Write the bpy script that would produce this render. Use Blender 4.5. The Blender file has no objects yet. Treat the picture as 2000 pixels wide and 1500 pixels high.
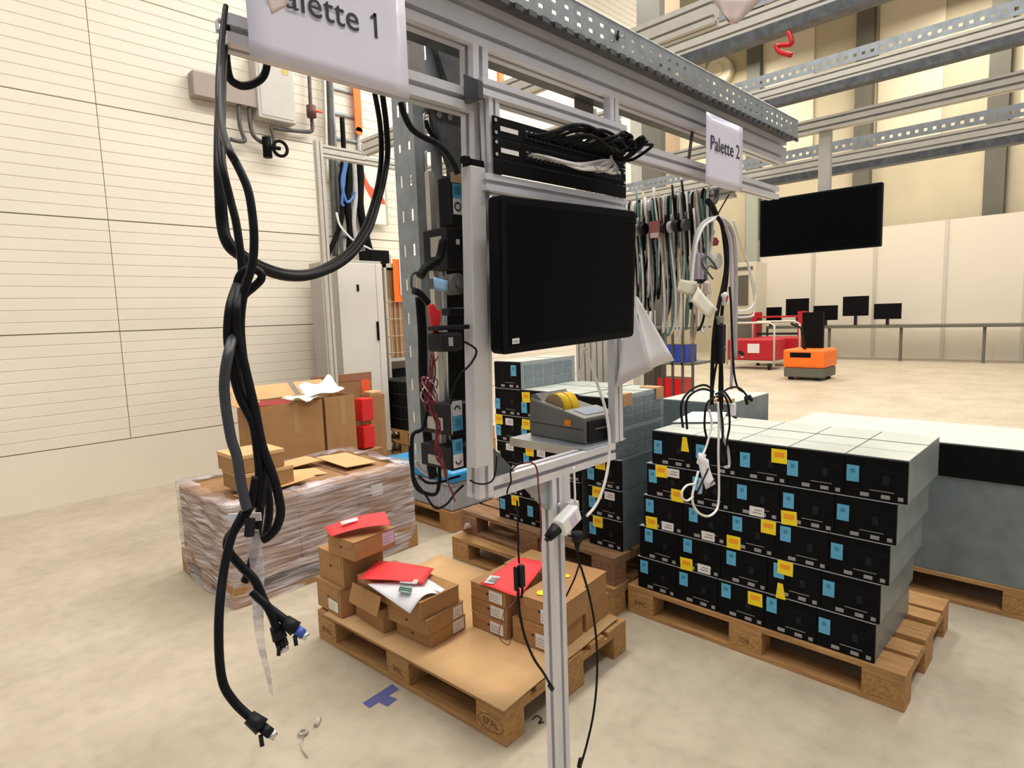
import bpy, math, random
from mathutils import Matrix, Vector
random.seed(7)
SC = bpy.context.scene
COL = SC.collection
# ------------------------------------------------------------------ camera
RT, UP, FW = [0.6998149, -0.7135297, -0.0336824], [0.102914, 0.0540505, 0.9932207], [0.7068719, 0.698537, -0.1112575]
cd = bpy.data.cameras.new('camera'); cam = bpy.data.objects.new('camera', cd); COL.objects.link(cam)
cd.sensor_width = 36.0; cd.lens = 1202.0/2000*36; cd.clip_start = 0.02; cd.clip_end = 200
cam.matrix_world = Matrix(((RT[0],UP[0],-FW[0],0),(RT[1],UP[1],-FW[1],0),(RT[2],UP[2],-FW[2],1.5),(0,0,0,1)))
SC.camera = cam
# ------------------------------------------------------------------ world + exposure
w = bpy.data.worlds.new('world'); SC.world = w; w.use_nodes = True
bg = w.node_tree.nodes['Background']; bg.inputs[0].default_value = (1.0, .985, .985, 1); bg.inputs[1].default_value = 0.45
vs = SC.view_settings; vs.view_transform = 'Standard'; vs.look = 'None'; vs.gamma = 1; vs.use_curve_mapping = False
vs.exposure = -0.28
def area(name, loc, sx, sy, e, col=(1,.97,.93)):
    l = bpy.data.lights.new(name, 'AREA'); l.shape = 'RECTANGLE'; l.size = sx; l.size_y = sy; l.energy = e; l.color = col
    o = bpy.data.objects.new(name, l); COL.objects.link(o); o.location = loc
    return o
area('lamp_row', (1.2, -1.0, 6.5), 7, .7, 330)
area('lamp_row', (2.2, 2.8, 6.5), 9, .7, 420)
area('lamp_row', (7, 5.0, 6.5), 6, .7, 330)
area('lamp_row', (9.0, 0.0, 7.5), 8, .7, 420)
area('lamp_row', (15, 3.0, 9), 8, 1.2, 800, (1,.93,.8))
area('lamp_row', (15, 9.0, 9), 8, 1.2, 800, (1,.93,.8))

# ------------------------------------------------------------------ materials
MATS = {}
def mat(name, col, rough=.6, metal=0.0, var=0.0, scale=8.0, bump=0.0, bscale=60.0, spec=.5, stretch=None, alpha=1.0, col2=None, trans=0.0):
    if name in MATS: return MATS[name]
    m = bpy.data.materials.new(name); m.use_nodes = True
    nt = m.node_tree; b = nt.nodes['Principled BSDF']
    b.inputs['Base Color'].default_value = (*col, 1); b.inputs['Roughness'].default_value = rough
    b.inputs['Metallic'].default_value = metal; b.inputs['Specular IOR Level'].default_value = spec
    b.inputs['Alpha'].default_value = alpha; b.inputs['Transmission Weight'].default_value = trans
    tc = nt.nodes.new('ShaderNodeTexCoord'); mp = nt.nodes.new('ShaderNodeMapping')
    nt.links.new(tc.outputs['Object'], mp.inputs[0])
    if stretch: mp.inputs['Scale'].default_value = stretch
    if var > 0 or col2:
        n = nt.nodes.new('ShaderNodeTexNoise'); n.inputs['Scale'].default_value = scale; n.inputs['Detail'].default_value = 5
        nt.links.new(mp.outputs[0], n.inputs[0])
        r = nt.nodes.new('ShaderNodeValToRGB'); r.color_ramp.elements[0].position = .3; r.color_ramp.elements[1].position = .7
        lo = col2 or tuple(c*(1-var) for c in col); hi = col if col2 else tuple(min(1, c*(1+var)) for c in col)
        r.color_ramp.elements[0].color = (*lo, 1); r.color_ramp.elements[1].color = (*hi, 1)
        nt.links.new(n.outputs[0], r.inputs[0]); nt.links.new(r.outputs[0], b.inputs['Base Color'])
    if bump > 0:
        n2 = nt.nodes.new('ShaderNodeTexNoise'); n2.inputs['Scale'].default_value = bscale; n2.inputs['Detail'].default_value = 3
        nt.links.new(mp.outputs[0], n2.inputs[0])
        bp = nt.nodes.new('ShaderNodeBump'); bp.inputs['Strength'].default_value = bump; bp.inputs['Distance'].default_value = .01
        nt.links.new(n2.outputs[0], bp.inputs['Height']); nt.links.new(bp.outputs[0], b.inputs['Normal'])
    MATS[name] = m; return m
ALU = mat('brushed_aluminium', (.70,.69,.72), .36, .35, .05, 30, stretch=(.2,.2,.2))
ALUB = mat('aluminium_far', (.60,.57,.50), .42, .3, .05, 20)
GALV = mat('galvanised_steel', (.34,.37,.39), .42, .45, .16, 22)
GALVD = mat('dark_steel', (.10,.105,.11), .45, .5, .3, 25)
COVER = mat('duct_cover', (.60,.585,.585), .5, .1, .03, 6)
BLK = mat('black_plastic', (.007,.007,.009), .5, 0, .2, 20, spec=.25)
BLKM = mat('black_metal', (.004,.004,.0045), .6, 0, .3, 15, spec=.10)
SCR = mat('screen_glass', (.0025,.0025,.0035), .45, 0, spec=.05)
BEZ = mat('monitor_bezel', (.003,.003,.004), .5, 0, spec=.10)
RUB = mat('cable_rubber', (.006,.006,.008), .45, 0, .2, 40, spec=.15)
GRYC = mat('grey_cable', (.42,.41,.41), .45, 0, .1, 30)
WHTC = mat('white_cable', (.80,.78,.74), .4, 0, .05, 30)
GRNC = mat('green_cable', (.10,.22,.20), .5, 0, .1, 30)
BLUC = mat('blue_cable', (.06,.16,.42), .5)
REDC = mat('red_cable', (.17,.012,.022), .5, 0, .4, 60)
CARD = mat('cardboard', (.39,.205,.078), .85, 0, .08, 9, .12, 90)
CARD2 = mat('cardboard_light', (.64,.39,.18), .85, 0, .07, 7, .1, 90)
CARD3 = mat('cardboard_dark', (.31,.165,.07), .88, 0, .1, 9, .12, 90)
WOOD = mat('pallet_wood', (.50,.28,.105), .8, 0, 0, 6, .3, 70, stretch=(1.0,9,9), col2=(.32,.16,.055))
WOODD = mat('pallet_wood_dark', (.33,.185,.09), .85, 0, 0, 6, .35, 70, stretch=(1.0,9,9), col2=(.17,.085,.04))
WOODB = mat('pallet_block', (.50,.28,.10), .85, 0, 0, 28, .35, 60, stretch=(3,1,3), col2=(.31,.155,.05))
WOODBD = mat('pallet_block_dark', (.30,.15,.08), .85, 0, 0, 28, .35, 60, stretch=(3,1,3), col2=(.17,.08,.04))
PAPER = mat('white_paper', (.82,.81,.84), .6, 0, .02, 5)
PAPERY = mat('cream_paper', (.82,.79,.66), .7, 0, .03, 20)
PAPERG = mat('grey_white_paper', (.62,.61,.64), .6, 0, .03, 6)
LAM = mat('laminated_paper', (.74,.72,.84), .22, 0, .03, 7, .15, 12)
REDP = mat('red_paper', (.88,.045,.05), .6, 0, .06, 12)
YEL = mat('yellow_note', (.90,.68,.01), .6, 0, .06, 30)
ORG = mat('orange_ink', (.88,.34,.01), .6)
BLUL = mat('blue_label', (.10,.40,.62), .5, 0, .08, 40)
BLUD = mat('blue_print', (.04,.22,.38), .5)
INK = mat('dark_ink', (.02,.02,.03), .6)
WHT = mat('white_label', (.78,.75,.74), .55, 0, .05, 60)
PINKL = mat('lilac_label', (.62,.52,.66), .5)
GRYL = mat('port_label_grey', (.30,.29,.28), .5)
CASE = mat('case_steel', (.46,.50,.52), .45, .35, .06, 10)
CASET = mat('case_top', (.50,.53,.48), .5, .2, .05, 8)
CASED = mat('case_side_dark', (.20,.245,.26), .4, .4, .15, 10)
PRN = mat('printer_grey', (.165,.160,.155), .55, 0, .05, 12)
PRNL = mat('printer_light', (.33,.33,.31), .5)
ORB = mat('orange_button', (.95,.30,.005), .5)
YROL = mat('yellow_roll', (.92,.62,.005), .45)
RED = mat('red_plastic', (.62,.008,.012), .35)
REDS = mat('red_steel', (.45,.008,.02), .45)
ORAN = mat('orange_tape', (.93,.17,.01), .5)
ORS = mat('red_orange_print', (.83,.10,.03), .5)
BLUT = mat('blue_tape', (.09,.10,.28), .6)
BLUF = mat('blue_film', (.02,.26,.52), .35, 0, .25, 12)
CRATE = mat('crate_grey', (.40,.42,.46), .5, 0, .08, 10)
CAB = mat('cabinet_paint', (.66,.63,.57), .5, 0, .02, 4)
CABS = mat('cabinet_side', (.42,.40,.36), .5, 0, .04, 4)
WALLP = mat('wall_panel_paint', (.78,.71,.59), .5, 0, .035, .9)
WALLB = mat('hall_wall_paint', (.55,.48,.34), .6, 0, .08, .8)
COLM = mat('hall_column', (.12,.115,.09), .6, 0, .1, 2)
PIPE = mat('dark_pipe', (.085,.08,.075), .5, .2, .2, 10)
EBOX = mat('electric_box', (.50,.47,.42), .5, 0, .04, 5)
STEEL = mat('plug_metal', (.7,.7,.7), .25, .9)
BLUU = mat('blue_plug', (.05,.10,.42), .4)
SOCK = mat('socket_white', (.80,.79,.76), .4, 0, .02, 20)
BRONZE = mat('faded_brown', (.35,.24,.20), .7)
def film_mat(name, op, col, rough=.18):
    m = bpy.data.materials.new(name); m.use_nodes = True; nt = m.node_tree; nt.nodes.clear()
    out = nt.nodes.new('ShaderNodeOutputMaterial'); mx = nt.nodes.new('ShaderNodeMixShader'); t = nt.nodes.new('ShaderNodeBsdfTransparent')
    g = nt.nodes.new('ShaderNodeBsdfPrincipled'); g.inputs['Base Color'].default_value = (*col,1); g.inputs['Roughness'].default_value = rough
    g.inputs['Specular IOR Level'].default_value = .9
    tc = nt.nodes.new('ShaderNodeTexCoord'); mp = nt.nodes.new('ShaderNodeMapping'); mp.inputs['Scale'].default_value = (1.2,1.2,16)
    mp.inputs['Rotation'].default_value = (0, .12, 0)
    n = nt.nodes.new('ShaderNodeTexNoise'); n.inputs['Scale'].default_value = 3.2; n.inputs['Detail'].default_value = 6; n.inputs['Distortion'].default_value = .6
    r = nt.nodes.new('ShaderNodeMapRange'); r.inputs[1].default_value = .38; r.inputs[2].default_value = .68; r.inputs[3].default_value = op*.35; r.inputs[4].default_value = min(1, op*1.9)
    bp = nt.nodes.new('ShaderNodeBump'); bp.inputs['Strength'].default_value = .9; bp.inputs['Distance'].default_value = .02
    L = nt.links.new
    L(tc.outputs['Object'], mp.inputs[0]); L(mp.outputs[0], n.inputs[0]); L(n.outputs[0], r.inputs[0]); L(r.outputs[0], mx.inputs[0])
    L(n.outputs[0], bp.inputs['Height']); L(bp.outputs[0], g.inputs['Normal'])
    L(t.outputs[0], mx.inputs[1]); L(g.outputs[0], mx.inputs[2]); L(mx.outputs[0], out.inputs[0])
    MATS[name] = m; return m
FILM = film_mat('stretch_film', .42, (.80,.72,.75))
FILMC = film_mat('clear_strap_film', .55, (.86,.80,.82), .3)

# ------------------------------------------------------------------ mesh helpers
class MB:
    def __init__(s): s.v=[]; s.f=[]; s.sm=[]
    def quadbox(s, P, flag=False):   # 8 points: bottom 4 ccw, top 4
        b=len(s.v); s.v += [tuple(p) for p in P]
        for f in ((3,2,1,0),(4,5,6,7),(0,1,5,4),(1,2,6,5),(2,3,7,6),(3,0,4,7)): s.f.append(tuple(b+i for i in f)); s.sm.append(flag)
        return s
    def box(s,x0,y0,z0,x1,y1,z1):
        x0,x1=min(x0,x1),max(x0,x1); y0,y1=min(y0,y1),max(y0,y1); z0,z1=min(z0,z1),max(z0,z1)
        return s.quadbox([(x0,y0,z0),(x1,y0,z0),(x1,y1,z0),(x0,y1,z0),(x0,y0,z1),(x1,y0,z1),(x1,y1,z1),(x0,y1,z1)])
    def rbox(s,c,d,rz=0,rx=0,ry=0):  # centre, dims, rotations
        M=Matrix.Rotation(rz,3,'Z')@Matrix.Rotation(ry,3,'Y')@Matrix.Rotation(rx,3,'X'); c=Vector(c)
        a,b,e=d[0]/2,d[1]/2,d[2]/2
        return s.quadbox([c+M@Vector(p) for p in ((-a,-b,-e),(a,-b,-e),(a,b,-e),(-a,b,-e),(-a,-b,e),(a,-b,e),(a,b,e),(-a,b,e))])
    def tube(s,pts,r,n=8,r2=None,cap=True):
        pts=[Vector(p) for p in pts]; b=len(s.v); m=len(pts); prev=None
        for i,p in enumerate(pts):
            t=(pts[min(i+1,m-1)]-pts[max(i-1,0)])
            t=t.normalized() if t.length>1e-9 else Vector((0,0,1))
            if prev is None:
                a=Vector((0,0,1)) if abs(t.z)<.9 else Vector((1,0,0)); u=t.cross(a).normalized()
            else: u=(prev-t*prev.dot(t)).normalized()
            prev=u; vv=t.cross(u); rr=r if r2 is None else r+(r2-r)*i/(m-1)
            for k in range(n):
                a=2*math.pi*k/n; q=p+u*(math.cos(a)*rr)+vv*(math.sin(a)*rr); s.v.append(tuple(q))
        for i in range(m-1):
            for k in range(n):
                s.f.append((b+i*n+k,b+i*n+(k+1)%n,b+(i+1)*n+(k+1)%n,b+(i+1)*n+k)); s.sm.append(True)
        if cap:
            s.f.append(tuple(b+k for k in reversed(range(n)))); s.sm.append(False)
            s.f.append(tuple(b+(m-1)*n+k for k in range(n))); s.sm.append(False)
        return s
    def prism(s,poly,o,u,v,w):   # polygon (a,b) -> o+a*u+b*v, extruded by w
        o,u,v,w=map(Vector,(o,u,v,w)); b=len(s.v); n=len(poly)
        A=[o+u*p[0]+v*p[1] for p in poly]; s.v+=[tuple(p) for p in A]+[tuple(p+w) for p in A]
        s.f.append(tuple(b+i for i in reversed(range(n)))); s.f.append(tuple(b+n+i for i in range(n))); s.sm+=[False,False]
        for i in range(n): s.f.append((b+i,b+(i+1)%n,b+n+(i+1)%n,b+n+i)); s.sm.append(False)
        return s
    def cyl(s,p0,p1,r,n=16,r2=None): return s.tube([p0,p1],r,n,r2)
    def sheet(s,grid,th=.0006):      # grid[i][j] of points -> thin solid sheet
        m,n=len(grid),len(grid[0]); b=len(s.v)
        G=[[Vector(p) for p in r] for r in grid]
        nor=(G[m-1][0]-G[0][0]).cross(G[0][n-1]-G[0][0]).normalized()*th
        for r in G:
            for p in r: s.v.append(tuple(p))
        for r in G:
            for p in r: s.v.append(tuple(p-nor))
        k=m*n
        for i in range(m-1):
            for j in range(n-1):
                a,c,d,e=b+i*n+j,b+(i+1)*n+j,b+(i+1)*n+j+1,b+i*n+j+1
                s.f.append((a,c,d,e)); s.f.append((a+k,e+k,d+k,c+k)); s.sm+=[True,True]
        for i in range(m-1):
            for j in (0,n-1):
                a,c=b+i*n+j,b+(i+1)*n+j; s.f.append((a,a+k,c+k,c) if j==0 else (c,c+k,a+k,a)); s.sm.append(False)
        for j in range(n-1):
            for i in (0,m-1):
                a,c=b+i*n+j,b+i*n+j+1; s.f.append((c,c+k,a+k,a) if i==0 else (a,a+k,c+k,c)); s.sm.append(False)
        return s
    def mesh(s,name,m):
        me=bpy.data.meshes.new(name); me.from_pydata(s.v,[],s.f); me.polygons.foreach_set('use_smooth',s.sm); me.materials.append(m); me.update(); return me
    def build(s,name,m,parent=None,bevel=0,label=None):
        o=bpy.data.objects.new(name,s.mesh(name,m)); COL.objects.link(o)
        if parent: o.parent=parent
        if bevel:
            md=o.modifiers.new('bevel','BEVEL'); md.width=bevel; md.segments=2; md.limit_method='ANGLE'
        if label: o['label']=label
        return o
def tag(o,label,cat,group=None):
    o['label']=label; o['category']=cat
    if group: o['group']=group
    return o
def thing(name,label,cat,loc=(0,0,0),rz=0,group=None):
    o=bpy.data.objects.new(name,None); COL.objects.link(o); o.empty_display_size=.05; o.location=loc; o.rotation_euler=(0,0,rz)
    return tag(o,label,cat,group)
def struct(o): o['kind']='structure'; return o
def crm(pts,k=6):
    P=[Vector(p) for p in pts]
    if len(P)<3: return P
    P=[P[0]*2-P[1]]+P+[P[-1]*2-P[-2]]; out=[]
    for i in range(1,len(P)-2):
        for j in range(k):
            t=j/k; a,b,c,d=P[i-1],P[i],P[i+1],P[i+2]
            out.append(.5*((2*b)+(c-a)*t+(2*a-5*b+4*c-d)*t*t+(3*b-a-3*c+d)*t**3))
    out.append(P[-2]); return out
def cable(name,label,pts,r,m,group=None,k=6,n=8,cat='cable'):
    return tag(MB().tube(crm(pts,k),r,n).build(name,m),label,cat,group)
def clone(root,loc,rz,label,group=None):
    r=root.copy(); COL.objects.link(r); r.location=loc; r.rotation_euler=(0,0,rz); r['label']=label
    if group: r['group']=group
    for ch in [c for c in bpy.data.objects if c.parent==root]:
        c=ch.copy(); COL.objects.link(c); c.parent=r
    return r
def vsub(a,b): return tuple(a[i]-b[i] for i in range(3))
def vadd(a,b): return tuple(a[i]+b[i] for i in range(3))
def lerp(a,b,t): return tuple(a[i]+(b[i]-a[i])*t for i in range(3))
def grid4(tl,tr,br,bl,m,n,f=None):
    G=[]
    for i in range(m+1):
        r=[]
        for j in range(n+1):
            u,v=j/n,i/m; p=lerp(lerp(tl,tr,u),lerp(bl,br,u),v)
            if f: p=vadd(p,f(u,v))
            r.append(p)
        G.append(r)
    return G
# aluminium T-slot profile between p0 and p1; cross-section a (along A) x b (along B)
def slots(a,b):
    q=min(1,min(a,b)/.045)
    def side(L,n):   # returns list of (pos,depth)
        out=[(0,0)]
        for k in range(n):
            c=L*(k+.5)/n; out+=[(c-.0055*q,0),(c-.0055*q,.003*q),(c-.010*q,.004*q),(c-.005*q,.0165*q),(c+.005*q,.0165*q),(c+.010*q,.004*q),(c+.0055*q,.003*q),(c+.0055*q,0)]
        return out
    na,nb=max(1,round(a/.045)),max(1,round(b/.045))
    if a<.03: na=0
    if b<.03: nb=0
    P=[]
    P+=[(x,d) for x,d in side(a,na)]
    P+=[(a-d,y) for y,d in side(b,nb)]
    P+=[(a-x,b-d) for x,d in side(a,na)]
    P+=[(d,b-y) for y,d in side(b,nb)]
    return P
def profile(mb,o,A,a,B,b,W):
    return mb.prism(slots(a,b),o,A,B,W)
X_,Y_,Z_=(1,0,0),(0,1,0),(0,0,1)
def bar_x(x0,x1,y,z,dy=.045,dz=.045): return profile(MB(),(x0,y,z),Y_,dy,Z_,dz,(x1-x0,0,0))
def bar_y(y0,y1,x,z,dx=.045,dz=.045): return profile(MB(),(x,y0,z),X_,dx,Z_,dz,(0,y1-y0,0))
def bar_z(z0,z1,x,y,dx=.045,dy=.045): return profile(MB(),(x,y,z0),X_,dx,Y_,dy,(0,0,z1-z0))

# ================================================================== setting
def floor_mat():
    m=bpy.data.materials.new('polished_concrete'); m.use_nodes=True; nt=m.node_tree; b=nt.nodes['Principled BSDF']; L=nt.links.new
    tc=nt.nodes.new('ShaderNodeTexCoord')
    n1=nt.nodes.new('ShaderNodeTexNoise'); n1.inputs['Scale'].default_value=1.6; n1.inputs['Detail'].default_value=8; n1.inputs['Roughness'].default_value=.65
    n2=nt.nodes.new('ShaderNodeTexNoise'); n2.inputs['Scale'].default_value=14; n2.inputs['Detail'].default_value=6
    r1=nt.nodes.new('ShaderNodeValToRGB'); e=r1.color_ramp.elements; e[0].position=.3; e[0].color=(.42,.355,.255,1); e[1].position=.72; e[1].color=(.585,.51,.39,1)
    r2=nt.nodes.new('ShaderNodeValToRGB'); e=r2.color_ramp.elements; e[0].position=.28; e[0].color=(.78,.78,.80,1); e[1].position=.55; e[1].color=(1,1,1,1)
    mx=nt.nodes.new('ShaderNodeMix'); mx.data_type='RGBA'; mx.blend_type='MULTIPLY'; mx.inputs[0].default_value=.6
    vo=nt.nodes.new('ShaderNodeTexVoronoi'); vo.feature='DISTANCE_TO_EDGE'; vo.inputs['Scale'].default_value=.55
    nd=nt.nodes.new('ShaderNodeTexNoise'); nd.inputs['Scale'].default_value=1.3; nd.inputs['Detail'].default_value=5
    ad=nt.nodes.new('ShaderNodeMix'); ad.data_type='RGBA'; ad.inputs[0].default_value=.35
    rc=nt.nodes.new('ShaderNodeValToRGB'); e=rc.color_ramp.elements; e[0].position=0; e[0].color=(.70,.68,.66,1); e[1].position=.006; e[1].color=(1,1,1,1)
    m3=nt.nodes.new('ShaderNodeMix'); m3.data_type='RGBA'; m3.blend_type='MULTIPLY'; m3.inputs[0].default_value=.22
    L(tc.outputs['Object'],n1.inputs[0]); L(tc.outputs['Object'],n2.inputs[0]); L(tc.outputs['Object'],nd.inputs[0])
    L(tc.outputs['Object'],ad.inputs[6]); L(nd.outputs['Color'],ad.inputs[7]); L(ad.outputs[2],vo.inputs['Vector'])
    L(n1.outputs[0],r1.inputs[0]); L(n2.outputs[0],r2.inputs[0]); L(r1.outputs[0],mx.inputs[6]); L(r2.outputs[0],mx.inputs[7])
    L(vo.outputs['Distance'],rc.inputs[0]); L(mx.outputs[2],m3.inputs[6]); L(rc.outputs[0],m3.inputs[7])
    L(m3.outputs[2],b.inputs['Base Color'])
    b.inputs['Roughness'].default_value=.42; b.inputs['Specular IOR Level'].default_value=.35
    return m
struct(MB().box(-3,-9,-.1,20,14,0).build('floor',floor_mat()))
struct(MB().box(-3,-9,12.5,20,14,12.6).build('ceiling',WALLB))
# sandwich-panel wall on the left: ribbed panels one metre tall
wl=struct(MB().box(-3,6.47,0,10.5,6.62,12.5).build('wall_left',WALLB))
RIB=[]
for k in range(10):
    z=k*.0985; RIB+=[(0,z+.004),(0,z+.0915),(.006,z+.095)]
RIB=[(0.018,.001)]+RIB[:-1]+[(.018,.983)]
poly=[(-a,b) for a,b in [(0.0,0)]]
pan=None
for zi in range(12):
    for xi in range(3):
        x0=-3+4.5*xi; z0=-.495+.985*zi+ .985*0
        if pan is None:
            prof=[(.03,0)]+[(-.018+a,b) if False else (a*1.0,b) for a,b in RIB[1:-1]]+[(.03,.983)]
            pan=MB().prism(prof,(0,0,0),Y_,Z_,(4.494,0,0)).mesh('wall_panel',WALLP)
        if zi==0: continue
        o=bpy.data.objects.new('wall_panel',pan); COL.objects.link(o); o.parent=wl; o.location=(x0+.003,6.44,z0)
o=MB().box(-3,6.44,0,10.5,6.469,.486).build('wall_plinth',WALLP,wl)
struct(MB().box(10.5,6.47,0,10.6,14,12.5).build('wall_return',WALLB))
wb=struct(MB().box(20,-9,0,20.2,14,12.5).build('wall_back',WALLB))
for y in (12.9,11.75,8.3,5.2,2.2,-1,-4):
    MB().box(19.7,y,0,19.999,y+.42,12.5).build('column',COLM,wb)
for y in (10.2,6.8,3.6,.5): MB().box(19.93,y,5.5,19.999,y+1.5,12.4).build('light_panel',mat('pale_panel',(.70,.63,.48),.5,0,.03,2),wb)

# ---- electric box, pipes and tray on the left wall
t=thing('electrical_box','pale grey electrical box high on the left wall beside the dark valve pipes','box',(2.8698,6.2800,3.5655))
a=(2.8698,6.2800,3.5655); b=(3.2437,6.2800,3.6387)
MB().box(0,0,0,.40,.155,.62).build('housing',EBOX,t,.01)
MB().box(.03,-.006,.03,.37,0,.59).build('door',EBOX,t,.004)
MB().box(.27,-.008,.47,.34,-.0062,.53).build('warning_sticker',mat('olive_sticker',(.50,.42,.12),.6),t)
t=thing('cable_duct','brownish horizontal cable duct on the wall left of the electrical box','cable duct',(2.6230,6.3000,3.6564))
MB().box(-.35,0,0,.25,.13,.22).build('duct',mat('duct_brown',(.33,.27,.23),.6),t,.004)
cable('conduit','left of two dark conduits dropping from the duct, its end bent back left',[(2.7003,6.3400,3.6829),(2.6943,6.3400,3.4869),(2.7160,6.3400,3.3830),(2.7317,6.3400,3.3266),(2.6796,6.3400,3.3079),(2.5904,6.3400,3.3122)],.022,PIPE,cat='pipe')
cable('conduit','right of two dark conduits dropping from the duct, curving to the valve',[(2.8093,6.3400,3.7158),(2.7995,6.3400,3.5315),(2.8199,6.3400,3.4014),(2.8884,6.3400,3.3433),(2.9618,6.3400,3.3304)],.022,PIPE,cat='pipe')
cable('valve_pipe','thin dark pipe with squared bends between the red valve and the hand wheel',[(3.5039,6.3600,4.4876),(3.4938,6.3600,4.1194),(3.4856,6.3600,3.7744),(3.4903,6.3600,3.5995),(3.4625,6.3600,3.5464),(3.3085,6.3600,3.5240),(3.1100,6.3600,3.5087),(3.0280,6.3600,3.5089),(3.0392,6.3600,3.4447),(3.0464,6.3600,3.3282)],.020,PIPE,k=3,cat='pipe')
t=thing('red_valve','small dark stop valve with red handle on the thin wall pipe','valve',(3.4575,6.3000,3.7381))
MB().cyl((0,0,-.06),(0,0,.06),.05,12).build('valve_body',mat('rust_dark',(.12,.04,.03),.6),t)
MB().tube([(0,-.02,0),(.06,-.04,.005),(.10,-.05,.0)],.014).build('handle',ORS,t)
t=thing('wheel_valve','black hand wheel valve on the left wall below the electrical box','valve',(2.9992,6.3000,3.2825))
MB().cyl((-.06,0,-.10),(-.06,0,.10),.045,10).build('valve_body',BLKM,t)
ring=[(.06+.075*math.cos(i*math.pi/8),-.04,.0+.075*math.sin(i*math.pi/8)) for i in range(17)]
MB().tube(ring,.017,6,cap=False).build('hand_wheel',BLKM,t)
MB().cyl((-.06,-.03,0),(.06,-.04,0),.02,8).build('stem',BLKM,t)
# ladder tray with cables
t=thing('cable_ladder','grey vertical cable ladder on the wall above the white cabinet','cable ladder',(3.9307,6.4000,2.3622))
bx,by,bz=(3.9307,6.4000,2.3622); tr=MATS['dark_pipe']
for xo in (-.16,.14): MB().box(xo,0,-.1,xo+.03,.045,3.6).build('side_rail',GALV,t)
for k in range(12): MB().box(-.15,.01,.1+k*.27,.16,.03,.125+k*.27).build('rung',GALV,t)
cable('downpipe','dark grey downpipe running down the wall left of the cable ladder',[(3.7693,6.3800,4.6739),(3.7384,6.3800,3.9124),(3.7091,6.3800,3.0812),(3.7000,6.3800,2.5181),(3.6792,6.3800,2.2324)],.035,PIPE,cat='pipe')
cable('downpipe','pale slim downpipe beside the dark one on the left wall',[(3.6950,6.3600,4.6460),(3.6637,6.3600,3.8915),(3.6341,6.3600,3.0681)],.018,ALUB,cat='pipe')
for i,(pp,mm,rr,lab) in enumerate([
 ([(3.8259,6.3000,3.7466),(3.8173,6.3000,3.3595),(3.7648,6.3000,3.0745),(3.7639,6.3000,2.7951),(3.7153,6.3000,2.5661),(3.5384,6.3000,2.2191)],BLKM,.028,'thick black cable on the ladder ending lower left'),
 ([(3.8629,6.3000,3.3667),(3.8691,6.3000,3.0879),(3.8291,6.3000,2.8016),(3.8417,6.3000,2.5189),(3.8101,6.3000,2.2596)],BLKM,.04,'thick black cable down the middle of the ladder'),
 ([(4.0108,6.3000,3.4123),(4.0161,6.3000,3.1068),(3.9892,6.3000,2.8177),(4.0303,6.3000,2.5324),(4.0824,6.3000,2.2898)],BLKM,.045,'thickest black cable down the right of the ladder'),
 ([(3.8331,6.2700,3.3781),(3.7935,6.2700,3.1840),(3.7597,6.2700,3.0686),(3.7625,6.2700,2.9301),(3.8064,6.2700,2.8231),(3.8893,6.2700,2.8882),(3.9199,6.2700,2.9481)],BLUC,.018,'blue cable looping beside the ladder'),
 ([(3.8723,6.2700,3.3843),(3.7940,6.2700,3.1008),(3.7415,6.2700,2.8164),(3.7645,6.2700,2.7796)],BLUC,.014,'thin straight blue cable on the ladder'),
 ([(3.6572,6.2600,2.6955),(3.6917,6.2600,2.5593),(3.7871,6.2600,2.4536),(3.8808,6.2600,2.3854),(4.0455,6.2600,2.3252),(4.2145,6.2600,2.2389)],WHTC,.012,'thin white cable sagging off the ladder to the cabinet'),
 ([(3.9297,6.2800,3.3731),(3.9242,6.2800,2.9219),(3.8733,6.2800,2.5759),(3.9199,6.2800,2.2917)],GRYC,.03,'grey cable down the ladder between black ones')]):
    cable('wall_cable',lab,pp,rr,mm)
t=thing('orange_strip','bright orange vertical strip on the wall under the large laminated sign','strip',(4.0699,6.3500,3.6252))
MB().box(-.045,0,.03,.045,.02,1.6).cyl((0,.0,.035),(0,.02,.035),.045,14).build('strip',ORAN,t)
t=thing('orange_strip','short orange strip on the wall seen between the upper frame rails','strip',(6.4761,6.4000,4.7656))
MB().box(-.05,0,.0,.05,.039,1.0).build('strip',ORAN,t)
t=thing('wall_poster','pale wall poster with a red crescent shape behind the black cable loop','poster',(4.0468,6.3600,2.6226))
MB().box(0,0,0,.36,.02,.70).build('board',mat('poster_board',(.78,.77,.68),.5),t,.01)
cr=[(.36*0+.02,.67),(.04,.52),(.07,.40),(.13,.30),(.20,.255),(.26,.25),(.33,.245),(.32,.30),(.27,.36),(.20,.40),(.13,.44),(.08,.52),(.05,.62)]
MB().prism([(a,b) for a,b in cr],(0,-.002,0),X_,Z_,(0,.0018,0)).build('crescent_print',ORS,t)
MB().box(0.34,-.01,0,.362,0,.70).build('edge_strip',ALUB,t)
t=thing('black_bin','black open box lying on top of the white cabinet','box',((3.8060,5.9000,2.1782)[0],5.85,2.1205))
MB().box(0,0,0,.24,.25,.14).build('bin',BLKM,t,.01)
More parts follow.
